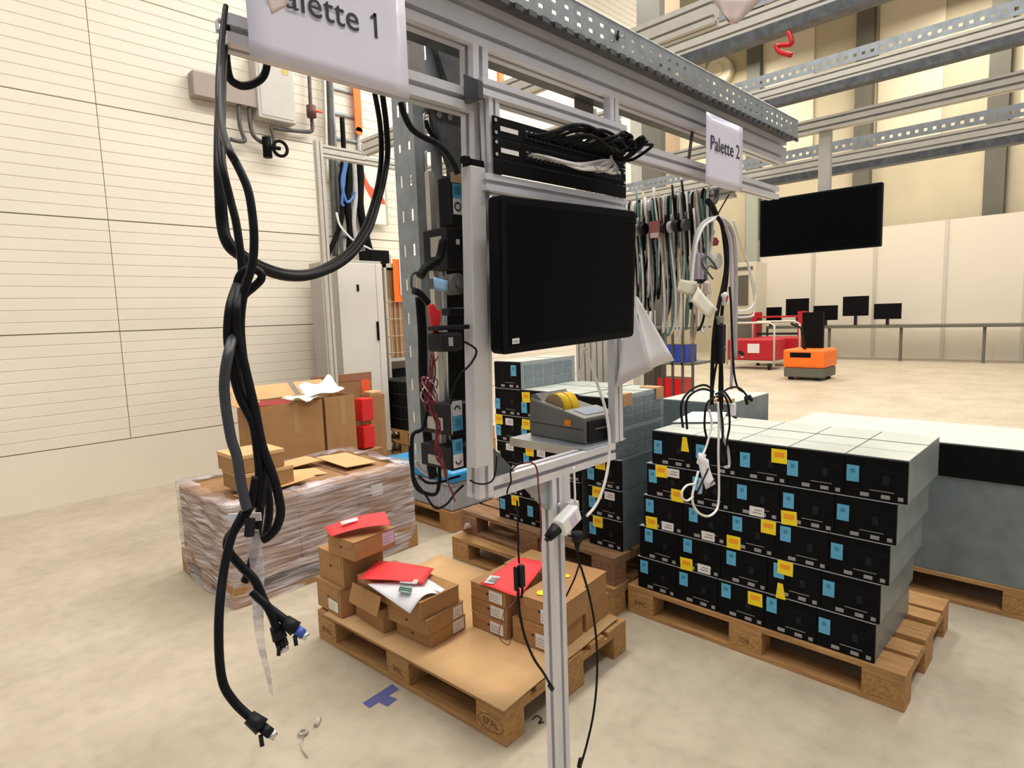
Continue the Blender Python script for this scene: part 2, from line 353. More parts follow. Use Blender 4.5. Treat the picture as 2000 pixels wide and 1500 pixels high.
# small aluminium sub-frame in the back left
t=thing('gantry','slim aluminium gantry standing behind the white cabinet','frame',(0,0,0))
x0,y0,z0=(2.7144,4.9000,3.0229)
bar_z(0,z0,x0,4.9,.06,.06).build('post',ALUB,t)
bar_x(x0+.06,(3.1842,4.9000,3.0153)[0],4.9,z0-.13,.06,.10).build('beam',ALUB,t)
bar_z(0,z0-.13,(3.5637,4.9000,3.0763)[0],4.9,.05,.05).build('post',ALUB,t)
bar_x((3.1842,4.9000,3.0153)[0],(3.6226,4.9000,3.0858)[0],4.9,z0-.13,.06,.06).build('beam',ALUB,t)
# tall cabinet
x0,_,_=(3.2621,6.0000,2.1539)
t=thing('steel_cabinet','tall pale steel cabinet with a black door handle beside the ribbed wall','cabinet',((3.2794,5.7000,2.1285)[0],5.7,0))
W=(3.8075,5.7000,1.6319)[0]-(3.2612,5.7000,1.6399)[0]
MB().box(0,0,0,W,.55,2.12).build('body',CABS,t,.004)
MB().box(.01,-.02,.06,W-.09,-.001,2.09).build('door',CAB,t,.004)
MB().box(W-.085,-.02,.06,W-.004,-.001,2.09).build('door_post',CAB,t,.004)
MB().box(W*.40,-.026,1.80,W*.40+.025,-.0205,1.87).build('lock',BLKM,t)
MB().box(W-.115,-.036,1.28,W-.09,-.0205,1.48).build('handle',BLKM,t,.003)
# wire cage trolley with cartons
t=thing('cage_trolley','wire cage trolley of flat brown cartons right of the tall cabinet','trolley',((4.1466,6.1200,2.2001)[0],6.12,0))
MB().box(0,.02,.72,.9,.31,.78).build('shelf',ALUB,t); MB().box(0,.02,1.28-.28,.9,.31,1.04).build('shelf',ALUB,t)
MB().box(0,0,2.10,.9,.31,2.15).build('top_rail',ALUB,t)
for xo in (0,.87): MB().box(xo,0,0,xo+.03,.03,2.15).build('post',ALUB,t); 
for i in range(12): MB().box(.05+i*.07,-.004,1.05,.056+i*.07,0,1.75).build('wire',ALUB,t)
for k in range(4): MB().box(0,-.006,1.1+.2*k,.9,-.001,1.106+.2*k).build('wire',ALUB,t)
for i in range(9):
    o=tag(MB().box(0,0,0,.062,.26,.70).build('carton',CARD3 if i%2 else CARD),'flat brown carton standing upright in the wire cage trolley','carton','flat cartons in the cage trolley')
    o.location=(t.location.x+.05+i*.07,6.15,1.042)
o=tag(MB().box(0,0,0,.62,.26,.33).build('carton',CARD3),'large dark carton on the upper cartons of the cage trolley','carton'); o.location=(t.location.x+.06,6.15,1.745)
o=tag(MB().box(0,0,0,.11,.2,.10).build('parcel',mat('parcel_tan',(.55,.42,.30),.7)),'small tan parcel at the top left of the cage trolley','parcel'); o.location=(t.location.x+.002,6.13,2.1505)
o=tag(MB().box(0,0,0,.18,.004,.50).build('orange_sheet',ORAN),'orange sheet hung on the cage trolley','sheet'); o.location=(4.2561,6.1000,1.6984)
o=tag(MB().box(0,0,0,.10,.004,.44).build('white_sheet',PAPER),'white sheet hung over the orange sheet on the cage trolley','sheet'); o.location=(4.3414,6.0900,1.7755)
o=tag(MB().box(0,0,0,.5,.3,.10).build('black_tray',BLKM),'black tray on the middle shelf of the cage trolley','tray'); o.location=(t.location.x+.1,6.15,.7805)
# stack of black crates on two pallets
def pallet(name,label,loc,rz,dark=False,group=None):
    t=thing(name,label,'pallet',loc,rz,group); wm,bm=(WOODD,WOODBD) if dark else (WOOD,WOODB)
    # local: length 1.2 along x, width .8 along y, origin at corner
    for y,wd in ((0,.145),(.17375,.10),(.3275,.145),(.52625,.10),(.655,.145)):
        MB().box(0,y,.122,1.2,y+wd,.144).build('deck_board',wm,t,.002)
    for x in (0,.5275,1.055):
        MB().box(x,0,.100,x+.145,.8,.1219).build('stringer_board',wm,t,.002)
        for y,wd in ((0,.10),(.3275,.145),(.70,.10)):
            MB().box(x,y,.022,x+.145,y+wd,.0999).build('block',bm,t,.002)
    for y,wd in ((0,.10),(.3275,.145),(.70,.10)):
        MB().box(0,y,0,1.2,y+wd,.0219).build('bottom_board',wm,t,.002)
    return t
R90=math.pi/2
# pallets: rz=+90deg so length runs along +Y and width along -X; origin corner is then the near-right one
def pal_xy(name,label,xf,ynear,z,dy=0,dark=False,ang=0): # xf: front X plane, ynear: low Y
    t=pallet(name,label,(xf+.8*math.cos(ang),ynear+.8*math.sin(ang),z),R90+ang,dark); return t
pf=pal_xy('euro_pallet','foreground wooden pallet carrying the small cardboard boxes',1.374,1.441,0,ang=math.radians(3.1))
pf.location=(1.374+.8*math.cos(math.radians(3.4)),1.441+.8*math.sin(math.radians(3.4)),0)
pr=pal_xy('euro_pallet','pallet under the large stack of black cases at right',2.48,.485,0)
pm0=pal_xy('euro_pallet','lower of two stacked pallets under the middle black cases',2.385,1.70,0,ang=math.radians(1.5))
pm1=pal_xy('euro_pallet','upper dark pallet of the two under the middle black cases',2.41,1.715,.1445,dark=True,ang=math.radians(-2.0))
pc=pal_xy('euro_pallet','pallet under the grey crate with the blue film',2.64,3.235,0)
pb0=pal_xy('euro_pallet','bottom pallet of two under the black crates by the cabinet',3.87,4.90,0)
pb1=pal_xy('euro_pallet','top pallet of two under the black crates by the cabinet',3.85,4.89,.1445)
# writing on the foreground pallet block (burnt oval mark) and block marks
def text(body,size,loc,rot,m,parent=None,name='lettering',ext=.0004,ax='CENTER',font_sx=1.0):
    c=bpy.data.curves.new(name,'FONT'); c.body=body; c.size=size; c.extrude=ext; c.align_x=ax; c.align_y='CENTER'; c.resolution_u=3; c.materials.append(m)
    o=bpy.data.objects.new(name,c); dg=bpy.context.evaluated_depsgraph_get(); COL.objects.link(o); dg.update()
    me=bpy.data.meshes.new_from_object(o.evaluated_get(bpy.context.evaluated_depsgraph_get())); bpy.data.objects.remove(o)
    if not me.materials: me.materials.append(m)
    o=bpy.data.objects.new(name,me); COL.objects.link(o); o.location=loc; o.rotation_euler=rot; o.scale=(font_sx,1,1)
    if parent: o.parent=parent
    return o
# long side of a pallet in its local frame is y=.8 face (facing -X in the world)
def mark(p,x,body,size):
    blk=[c for c in bpy.data.objects if c.parent==p and c.name.startswith('block')][0]
    o=text(body,size,(x,.8006,.061),(R90,0,math.pi),mat('burn_mark',(.14,.06,.02),.8),p,'brand_mark')
    return o
mark(pf,.0725,'EPAL',.036); mark(pf,.60,'IPPC',.030); mark(pf,1.1275,'EPAL',.036)
ov=[(.0725+.062*math.cos(i*math.pi/12),.8004,.061+.030*math.sin(i*math.pi/12)) for i in range(25)]
MB().tube(ov,.0012,4,cap=False).build('brand_oval',MATS['burn_mark'],pf)
mark(pr,1.1275,'IPPC',.034); mark(pr,.60,'DB',.03)
sh=tag(MB().sheet(grid4((1.2966,2.5606,0.1500),(2.0979,2.7045,0.1500),(2.1436,1.5096,0.1500),(1.3571,1.4341,0.1495),8,8,lambda u,v:(0,0,.0025+.004*abs(math.sin(5*u))*(v>.9))),.003).build('cardboard_sheet',CARD2),'flat cardboard sheet covering the foreground pallet','cardboard sheet')

# black folding crates
for i in range(4):
    t=thing('black_crate','black plastic crate, %s of the stack of four by the cabinet'%('bottom one','second from bottom','third from bottom','top one')[i],'crate',(3.88,5.10,.2895+i*.135))
    MB().box(0,0,0,.6,0.86,.13).build('body',BLKM,t,.006)
    MB().box(-.008,-.008,.115,  .608,.868,.134).build('rim',BLK,t,.003)
    for k in range(8): MB().box(-.004,.05+k*.10,.01,0,.06+k*.10,.11).build('rib',BLK,t)
# grey crate with blue film
t=thing('grey_crate','grey ribbed crate with blue lid on the pallet behind the wrapped load','crate',(2.66,3.255,.1445))
MB().box(0,0,0,.55,.78,.20).build('body',CRATE,t,.012)
for k in range(16): MB().box(-.006,.03+k*.047,.015,0,.044+k*.047,.175).build('rib',CRATE,t)
MB().box(-.012,-.012,.185,.562,.792,.204).build('rim',CRATE,t,.004)
MB().box(-.02,-.03,.2045,.57,.81,.285).build('lid',BLUF,t,.02)
# ------------------------------------------------------------------ film wrapped pallet load
t=thing('wrapped_load','stretch wrapped load of brown cartons with open flaps on top','pallet load',(1.15,3.25,.1445))
for iz in range(3):
    for ix in range(3):
        for iy in range(2):
            MB().box(.012+ix*.39,.012+iy*.385,iz*.135,.395+ix*.39,.39+iy*.385,.132+iz*.135).build('carton',CARD3,t,.008)
Wf,Df,Hf=1.185,.79,.41
def fr(u): return .012*math.sin(u*9)+.006*math.sin(u*31)
film=MB(); ringn=[]
per=[(0,0),(Wf,0),(Wf,Df),(0,Df)]
N=22
for lv in range(13):
    z=-.14+lv*(Hf+.155)/12; row=[]
    for s in range(4):
        a,b=per[s],per[(s+1)%4]
        for k in range(N):
            q=k/N; x=a[0]+(b[0]-a[0])*q; y=a[1]+(b[1]-a[1])*q
            nx,ny=((0,-1),(1,0),(0,1),(-1,0))[s]
            e=.006+.010*math.sin(lv*2.1+k*.5+s)+.008*math.sin(lv*5.3-k*.9)
            e*=min(1,min(k,N-k)/3+.2); row.append((x+nx*e+ (0),y+ny*e,z+.006*math.sin(k*.7+lv)))
    ringn.append(row)
b=len(film.v)
for r in ringn: film.v+=r
n4=4*N
for i in range(12):
    for k in range(n4): film.f.append((b+i*n4+k,b+i*n4+(k+1)%n4,b+(i+1)*n4+(k+1)%n4,b+(i+1)*n4+k)); film.sm.append(True)
# film lip folded onto the top
top=ringn[-1]; b2=len(film.v)
for (x,y,z) in top: film.v.append((Wf/2+(x-Wf/2)*.88,Df/2+(y-Df/2)*.80,Hf+.012+.006*math.sin(x*40+y*33)))
for k in range(n4): film.f.append((b+12*n4+k,b+12*n4+(k+1)%n4,b2+(k+1)%n4,b2+k)); film.sm.append(True)
film.build('stretch_film',FILM,t)
for (x0,y0,x1,y1,ang) in ((.30,.25,.72,.42,.10),(.34,.47,.80,.70,-.05),(.12,.08,.55,.22,-.08),(.82,.2,1.05,.6,.04)):
    MB().rbox(((x0+x1)/2,(y0+y1)/2,Hf+.020),(x1-x0,y1-y0,.004),0,ang*.6,ang).build('flap',CARD2,t)
MB().box(.33,.26,Hf-.004,.62,.34,Hf+.001).build('gap',INK,t)
MB().box(.86,-.016,.27,.94,-.013,.34).build('label_sheet',PAPERG,t)
pw=pallet('pallet','x',(0,0,-.1445),0); pw.parent=t; del pw['category']; del pw['label']
# two small cartons on the wrapped load
x0,y0,z0=(1.2994,3.4200,0.6231)
for i,(dx,dy,h,lab) in enumerate(((0,0,.10,'small carton on the wrapped load, lower of two'),(-.02,.0,.10,'small carton on the wrapped load, upper of two'))):
    c=thing('carton',lab,'carton',(1.28+dx,3.36+dy,.583+i*.105)); 
    MB().box(0,0,0,.30-i*.03,.26,h).build('body',CARD,c,.003); MB().box(-.003,-.003,h-.02,.303-i*.03,.263,h+.002).build('lid',CARD2,c,.002)
# big open cartons behind
def big(x,y,z,w,d,h,lab,m=CARD):
    c=thing('open_carton',lab,'carton',(x,y,z)); T=.006
    MB().box(0,0,0,w,T,h).build('side',m,c); MB().box(0,d-T,0,w,d,h).build('side',m,c)
    MB().box(0,T,0,T,d-T,h).build('side',m,c); MB().box(w-T,T,0,w,d-T,h).build('side',m,c); MB().box(T,T,0,w-T,d-T,T).build('bottom',m,c)
    MB().rbox((w/2,d+.07,h+.05),(w,.18,.005),0,.6).build('flap',CARD2,c)
    if w>.4: MB().rbox((-.05,d/2,h+.02),(.12,d,.005),0,0,-.4).build('flap',CARD2,c)
    MB().box(w*.5,-.001,h*.72,w*.5+.045,-.0001,h*.99).build('tape_strip',mat('brown_tape',(.42,.25,.10),.3),c)
    return c
c1=big(1.92,4.55,0,.50,.45,.88,'big open brown carton with red lining behind the wrapped load')
c2=big(2.445,4.55,0,.27,.40,.885,'narrower open brown carton beside the big one, holding white bags')
o=tag(MB().rbox((0,0,0),(.30,.2,.012),.1,.1,.05).build('red_liner',mat('dark_red',(.30,.02,.02),.6)),'dark red liner in the big open carton','liner'); o.location=(2.12,4.8,.865)
for k,(px,py) in enumerate(((588,778),(640,770))):
    pass
bag=MB().sheet(grid4((0,.12,.05),(.30,.14,.12),(.34,-.05,.02),(.02,-.08,.0),8,10,lambda u,v:(0,0,.035*math.sin(7*u+3*v)*math.sin(5*v+1))),.004)
o=tag(bag.build('plastic_bag',PAPER),'crumpled white plastic bag on the narrow open carton','bag'); o.location=(2.30,4.62,.915)
o=tag(MB().sheet(grid4((0,.1,.02),(.28,.12,.03),(.26,-.06,.0),(.02,-.05,.01),8,8,lambda u,v:(0,0,.02*math.sin(9*u)*math.sin(8*v))),.004).build('packing_film',mat('packing_white',(.75,.68,.58),.5)),'crumpled packing film on the rim of the big carton','packing film'); o.location=(2.13,4.56,.895)
# orange edged cardboard panel, red boxes, side carton
t=thing('cardboard_board','upright cardboard panel with orange taped edges behind the open cartons','panel',(2.66,5.16,0))
W=.62
MB().box(0,0,0,W,.02,1.0).build('board',CARD3,t); MB().box(0,-.004,.93,W,0,1.0).build('tape_edge',mat('brown_edge',(.30,.13,.07),.5),t)
MB().box(W-.12,-.004,.45,W-.03,-.0001,.93).build('orange_tape',ORS,t); MB().box(.05,-.004,.75,.15,-.0001,.93).build('orange_tape',ORS,t)
for k in range(2):
    o=tag(MB().rbox((0,0,.11),(.13,.12,.20),.1).build('red_box',RED,None,.01),'red plastic box between the cartons, %s'%('lower one','upper one')[k],'box'); o.location=(2.92,4.75,.36+k*.245)
o=tag(MB().box(0,0,0,.22,.20,.36).build('plinth_box',CARD3),'brown carton holding the two red boxes','carton'); o.location=(2.81,4.65,0)
c=thing('carton','tall brown carton between the orange edged panel and the black crates','carton',((3.1186,4.9500,0.6665)[0],4.95,0))
MB().box(0,0,0,.16,.16,.80).build('body',CARD3,c,.004); MB().box(.02,.02,.8005,.14,.14,.83).build('crumpled_top',CARD2,c,.01)

# ------------------------------------------------------------------ small cardboard boxes on the foreground pallet
def sbox(lab,p0,rz,w,d,h,labels=(),lidm=None,hole=True):
    # p0 = corner nearest the camera; w along local x (right-back), d along local y (left-back)
    c=thing('mailer_box',lab,'carton',p0,rz)
    MB().box(0,0,0,w,d,h-.004).build('body',CARD,c,.0015)
    MB().box(-.002,-.002,h-.0038,w+.002,d+.002,h).build('lid',lidm or CARD,c,.001)
    MB().box(-.0025,.012,h*.62,-.0003,d-.012,h-.004).build('tuck_flap',CARD,c)
    if hole: MB().cyl((-.003,d*.5,h*.55),(-.0026,d*.5,h*.55),.006,10).build('thumb_hole',INK,c)
    for (face,a,b,ww,hh,m) in labels:
        if face=='x':   # on the -Y face
            MB().box(a,-.0012,b,a+ww,-.0001,b+hh).build('sticker',m,c)
            for q in range(3): MB().box(a+.006,-.0016,b+hh*(.2+.22*q),a+ww*.6,-.0013,b+hh*(.25+.22*q)).build('print_line',GRYL,c)
        else:
            MB().box(-.0035,a,b,-.0026,a+ww,b+hh).build('sticker',m,c)
            for q in range(3): MB().box(-.004,a+ww*.3,b+hh*(.2+.22*q),-.0036,a+ww-.006,b+hh*(.25+.22*q)).build('print_line',GRYL,c)
    return c
z=.1545
sbox('bottom box of the back left stack, pale sticker on its end',(1.325,2.448,z),-.0,.20,.215,.138,[('y',.02,.02,.085,.05,PAPERY)])
sbox('taller middle box of the back left stack',(1.345,2.44,z+.139),.02,.215,.215,.146)
sbox('top box of the back left stack, turned askew, lilac sticker',(1.355,2.35,z+.286),.12,.235,.19,.088,[('x',.16,.02,.07,.06,PINKL)])
sbox('single box with a drooping flap right of the back left stack',(1.378,2.19,z),-.04,.19,.235,.105)
MB().rbox((1.352,2.285,z+.135),(.004,.225,.085),.0,0,.30).build('loose_flap',CARD).parent=None
bpy.data.objects['loose_flap'].name='loose_flap_piece'
fl=bpy.data.objects['loose_flap_piece']; tag(fl,'loose cardboard flap leaning on the single drooping box','flap'); fl.name='cardboard_flap'
sbox('bottom box of the middle stack, white sticker at right',(1.438,1.94,z),.08,.205,.215,.064,[('x',.13,.008,.065,.05,WHT)])
sbox('second box of the middle stack, wider than the one below',(1.418,1.93,z+.065),.10,.212,.245,.066,[('x',.15,.008,.055,.05,WHT)])
sbox('top box of the middle stack, under red and white paper',(1.402,1.945,z+.132),.05,.21,.44,.076)
# right cluster
for i in range(3):
    sbox('labelled box at the left of the right cluster, %s of three'%('bottom','middle','top')[i],(1.690+.006*(i%2),1.752,z+i*.0682),.06,.22,.20+(.008 if i==1 else 0),.068,[('y',.015,.01,.075,.048,WHT)])
for i in range(2):
    sbox('%s box behind the aluminium post in the right cluster'%('lower','upper')[i],(1.728+i*.012,1.520-i*.02,z+i*.1025),.10,.205,.212-i*.015,.102,[('y',.012,.012,.08,.058,WHT)])
for i in range(2):
    sbox('%s box at the far right of the cluster'%('lower','upper')[i],(1.955-i*.01,1.540,z+i*.1025),.12,.19,.212,.102)
sbox('box at the back of the right cluster, under the red sheet corner',(1.92,1.775,z),.06,.20,.20,.206)
# papers
def paper(name,lab,tl,tr,br,bl,m,bend=.006,cat='paper',n=8,th=.0006):
    return tag(MB().sheet(grid4(tl,tr,br,bl,n,n,lambda u,v:(0,0,bend*math.sin(math.pi*u)*math.sin(math.pi*v)+bend*.6*math.sin(6*u)*(v))),th).build(name,m),lab,cat)
def sticker_on(name,c,ux,uy,w,h,m,lab,cat='sticker'):
    ux=Vector(ux).normalized(); uy=Vector(uy).normalized(); c=Vector(c)
    p=[c-ux*w/2+uy*h/2,c+ux*w/2+uy*h/2,c+ux*w/2-uy*h/2,c-ux*w/2-uy*h/2]
    return MB().sheet(grid4(*[tuple(q) for q in p],1,1),.0004).build(name,m)
r1=thing('red_sheet','red sheet with white sticker draped on the back left stack','paper',(0,0,0))
MB().sheet(grid4((1.3463,2.5887,0.5450),(1.6054,2.4763,0.5750),(1.5439,2.3412,0.5580),(1.2992,2.4480,0.5450),6,10,lambda u,v:(0,0,.012*math.sin(math.pi*u)+.004)),.0006).build('sheet',REDP,r1)
MB().sheet(grid4((1.3828,2.5091,0.5820),(1.4625,2.4942,0.5860),(1.4494,2.4601,0.5820),(1.3725,2.4738,0.5780),1,1),.0004).build('sticker',WHT,r1)
r2=thing('red_sheet','red sheet with white sticker on the middle stack','paper',(0,0,0))
zz=.3785
MB().sheet(grid4((1.5064,2.4161,0.3785),(1.6221,2.1332,0.3785),(1.4908,2.0439,0.3785),(1.3342,2.3002,0.3785),6,6,lambda u,v:(0,0,.004+.006*math.sin(3*u))),.0006).build('sheet',REDP,r2)
MB().sheet(grid4((1.4607,2.1482,0.3860),(1.4992,2.0865,0.3860),(1.4670,2.0543,0.3860),(1.4277,2.1241,0.3860),1,1),.0004).build('sticker',WHT,r2)
w1=thing('white_sheet','white sheet hanging over the front edge of the middle stack','paper',(0,0,0))
MB().sheet(grid4((1.3526,2.2577,0.3660),(1.5575,2.1030,0.3660),(1.5388,1.9536,0.3660),(1.3600,1.9603,0.3267),12,12,lambda u,v:(0,0,.0015+.034*v*math.sin(math.pi*min(1,u*1.25)))),.0006).build('sheet',PAPER,w1)
for k in range(3): MB().sheet(grid4((1.4208,2.1073,0.3820),(1.4429,2.0508,0.3820),(1.4240,2.0358,0.3820),(1.4033,2.0900,0.3820),1,1,lambda u,v,k=k:(-.012*k,-.012*k,0.0)),.0004).build('print_line',mat('green_grey_print',(.25,.42,.36),.6),w1)
r3=thing('red_sheet','red sheet with white sticker over the right box cluster','paper',(0,0,0))
MB().sheet(grid4((1.9576,1.9399,0.3710),(2.0236,1.8141,0.3710),(1.6915,1.6720,0.3640),(1.6683,1.8857,0.3610),8,8,lambda u,v:(0,0,.004+.005*math.sin(4*u+1)*(1-.3*v))),.0006).build('sheet',REDP,r3)
MB().sheet(grid4((1.7510,1.9024,0.3740),(1.7688,1.8565,0.3740),(1.6953,1.8250,0.3740),(1.6775,1.8693,0.3740),1,1),.0004).build('sticker',WHT,r3)
MB().sheet(grid4((1.7398,1.8776,0.3755),(1.7497,1.8497,0.3755),(1.7098,1.8337,0.3755),(1.6984,1.8628,0.3755),1,1),.0004).build('print_line',GRYL,r3)
for (a,b,l) in ((1058,1157,'lower'),(1108,1124,'upper')):
    cx,cy,cz=(1.7849,1.6332,0.3640) if a==1058 else (1.9769,1.6608,0.3640)
    tag(MB().cyl((cx,cy,.362),(cx,cy,.3632),.022 if a==1058 else .017,14).build('yellow_dot_sticker',YEL),'%s yellow sticker on the right box cluster'%('front' if a==1058 else 'rear'),'sticker')

# ------------------------------------------------------------------ black computer cases on pallets
GRILLE={}
def grille(parent,D,w,h):
    # vented steel side facing -Y
    MB().box(.02,-w-.003,.01,D-.01,-w-.0002,h-.008).build('side_panel',mat('vent_panel',(.40,.45,.48),.5,.2,.05,20),parent)
    for i in range(5):
        for j in range(3):
            x=.035+i*(D-.06)/5; zz=.016+j*(h-.03)/3
            MB().box(x,-w-.006,zz,x+(D-.06)/5-.012,-w-.0031,zz+(h-.03)/3-.008).build('vent_field',mat('vent_mesh',(.26,.31,.34),.5,.3,.25,120),parent)
def server(lab,x,y,z,h,w,D,tags,top=False,side=None,group=None):
    c=thing('computer_case',lab,'computer case',(x,y,z))
    MB().box(.012,-w+.002,0,D,-.002,h-.002).build('chassis',CASED if side!='grille' else CASE,c)
    MB().box(0,-w+.001,.001,.0118,-.001,h-.003).build('front_panel',BLKM,c,.0015)
    MB().box(-.0012,-w*.80,h*.22,-.0001,-w*.42,h*.235).build('slot_line',GRYL,c)
    MB().box(-.0015,-w*.72,h*.40,-.0001,-w*.62,h*.60).build('drive_handle',BLK,c)
    MB().box(-.001,-w*.95,h*.70,-.0001,-w*.30,h*.71).build('panel_seam',BLK,c)
    for a,wd in ((.27,.14),(.60,.14),(.86,.08)):
        MB().box(-.0018,-w*(a+wd),h*.06,-.0001,-w*a,h*.15).build('port_label',GRYL,c)
    if top:
        for a,b_ in ((.0,.28),(.29,.60),(.61,1.0)):
            MB().box(.012+(D-.012)*a,-w+.0025,h-.0018,.012+(D-.012)*b_,-.0025,h+.0006+(a>.3)*.002).build('top_panel',CASET,c)
    else:
        MB().box(-.002,-w+.0012,h-.0028,.02,-.0012,h-.0002).build('top_edge',CASE,c)
    if side=='grille': grille(c,D,w-.002,h)
    for kind,ty,tz in tags:
        ly,lz=min(-.020,max(-w+.020,ty-y)),min(h-.030,max(.026,tz-z))
        if kind=='b':
            MB().box(-.003,ly-.021,lz-.031,-.0001,ly+.021,lz+.031).build('blue_label',BLUL,c)
            MB().box(-.0034,ly-.008,lz+.002,-.0031,ly+.008,lz+.018).build('label_print',BLUD,c)
        elif kind=='y':
            MB().rbox((-.0035,ly,lz),(.001,.062,.058),0,random.uniform(-.06,.06)).build('yellow_note',YEL,c)
            MB().box(-.0046,ly-.02,lz-.004,-.0041,ly+.02,lz+.016).build('note_writing',ORG,c)
        elif kind=='t':   # folded yellow note, seen as a wedge
            MB().prism([(-.012,-.034),(.028,-.034),(.016,.032),(-.004,.032)],(-.004,ly,lz),(0,-1,0),Z_,(.002,0,0)).build('yellow_note',YEL,c)
        elif kind=='w':
            MB().rbox((-.0025,ly,lz),(.001,.062,.040),0,0).build('white_label',WHT,c)
            MB().box(-.0034,ly-.022,lz-.008,-.0031,ly+.018,lz-.003).build('label_print',GRYL,c)
            MB().box(-.0034,ly-.022,lz+.004,-.0031,ly+.010,lz+.009).build('label_print',GRYL,c)
    return c
ORD=['first','second','third','fourth','fifth','sixth','seventh']
ROWN=['bottom row','second row','third row','fourth row','top row']
KN={'b':'blue label','y':'yellow note','t':'folded yellow note','w':'white label'}
RX=2.492
rt=[('b',(2.4900,1.5127,0.8622)),('t',(2.4900,1.3803,0.8933)),('b',(2.4900,1.2977,0.8688)),('b',(2.4900,1.0950,0.8606)),('y',(2.4900,0.9532,0.8957)),('b',(2.4900,0.9062,0.8541)),
 ('y',(2.4900,1.4943,0.7692)),('w',(2.4900,1.4328,0.7640)),('b',(2.4900,1.5415,0.7172)),('b',(2.4900,1.3150,0.7187)),('b',(2.4900,1.1072,0.7186)),('b',(2.4900,0.9141,0.7175)),
 ('b',(2.4900,1.5598,0.5683)),('y',(2.4900,1.4124,0.6268)),('b',(2.4900,1.3326,0.5703)),('b',(2.4900,1.1264,0.5747)),('w',(2.4900,1.0424,0.6221)),('y',(2.4900,0.9930,0.6085)),('b',(2.4900,0.9240,0.5761)),('y',(2.4900,0.9106,0.6286)),
 ('y',(2.4900,1.5494,0.4843)),('w',(2.4900,1.4638,0.4707)),('b',(2.4900,1.5670,0.4191)),('b',(2.4900,1.3610,0.4186)),('w',(2.4900,1.2604,0.4671)),('y',(2.4900,1.1416,0.4657)),('b',(2.4900,1.1529,0.4142)),('b',(2.4900,0.9484,0.4127)),('y',(2.4900,0.9222,0.4572)),
 ('b',(2.4900,1.5947,0.2543)),('y',(2.4900,1.3664,0.3116)),('b',(2.4900,1.3822,0.2526)),('w',(2.4900,1.2799,0.3087)),('b',(2.4900,1.1754,0.2578)),('y',(2.4900,1.0451,0.2606)),('b',(2.4900,0.9757,0.2553)),('t',(2.4900,0.9469,0.3091))]
def in_tags(L_,y,w,z,h): return [(k,p[1],p[2]) for k,p in L_ if y-w<p[1]<=y and z<=p[2]<z+h]
H5=.1585; Wc=.2085
starts=[1.632,1.620,1.594,1.576,1.546]
for r in range(5):
    for q in range(5):
        y=starts[r]-q*Wc; zz=.1448+r*H5
        tg=in_tags(rt,y,Wc,zz,H5)
        if q==4 and not tg: tg=[('b',y-.03,zz+.09)]
        server('black case, %s of right stack, %s from left, %s'%(ROWN[r],ORD[q],', '.join(sorted({KN[k] for k,_,_ in tg})[:2]) or 'plain front'),RX,y,zz,H5,Wc,.53,tg,top=(r==4),side=None)
o=tag(MB().sheet(grid4((3.0279,1.6260,0.9440),(3.1088,1.4670,0.9440),(2.8268,1.3598,0.9440),(2.6827,1.5509,0.9440),4,4,lambda u,v:(0,0,.003)),.0006).build('white_sheet',PAPER),'white sheet lying on top of the right stack of cases','paper')
# middle stacks on the doubled pallet
mt=[('b',(2.5000,2.4587,1.1838)),('b',(2.5000,2.6038,0.9833)),('y',(2.5000,2.3646,1.0367)),('b',(2.5000,2.3831,0.9768)),('y',(2.5000,2.5913,0.8893)),('w',(2.5000,2.5062,0.8823)),('y',(2.5000,2.3712,0.8808)),('b',(2.5000,2.4052,0.8387)),
 ('b',(2.5000,2.6034,0.8233)),('w',(2.5000,2.5090,0.7360)),('y',(2.5000,2.3498,0.7297)),('w',(2.5000,2.2642,0.7265)),('b',(2.5000,2.3798,0.6809)),('y',(2.5000,1.8567,0.7283)),('b',(2.5000,1.9202,0.6672)),('y',(2.5000,1.8796,0.5734)),('w',(2.5000,1.8025,0.5687)),('b',(2.5000,1.9138,0.5177)),
 ('y',(2.5000,1.8792,0.4451)),('b',(2.5000,1.9139,0.3740)),('y',(2.5000,2.0916,0.5775)),('y',(2.5000,2.6529,0.3878)),('b',(2.5000,2.5870,0.3751)),('y',(2.5000,2.4778,0.4150)),('b',(2.5000,2.3606,0.3739))]
H6=.1575
cols=[2.62,2.41,2.20,1.99]
MR=['bottom row','second row','third row','fourth row','fifth row','sixth row']
for q,y in enumerate(cols):
    rows=6 if q==0 else 5
    for r in range(rows):
        yy=y-.05 if (q==3 and r<3) else (y-.015 if q==3 else y)
        zz=.2895+r*H6; ww=.2085
        tg=in_tags(mt,yy,ww,zz,H6)
        sd='grille' if (q==0 and r==5) or (q==3 and r>=3) else None
        xx=2.505-(.035 if (q==3 and r>=3) else 0)
        server('black case, %s of the %s column, middle stack%s'%(MR[r],('leftmost','second','third','rightmost')[q],', '+', '.join(sorted({KN[k] for k,_,_ in tg})) if tg else ''),xx,yy,zz,H6,ww,.50,tg,top=(r==rows-1),side=sd)
for i,(p,l) in enumerate((((2.6022,1.7650,1.0611),'front'),((2.9097,1.7650,1.0689),'rear'))):
    c=thing('corner_protector','%s tan cardboard corner protector on the vented grey case'%l,'corner protector',(p[0]-.03,1.76,1.0785))
    MB().box(0,0,0,.07,.10,.008).build('top_flap',mat('tan_card',(.66,.36,.17),.8),c); MB().box(0,-.006,-.055,.07,0,.008).build('side_flap',MATS['tan_card'],c)
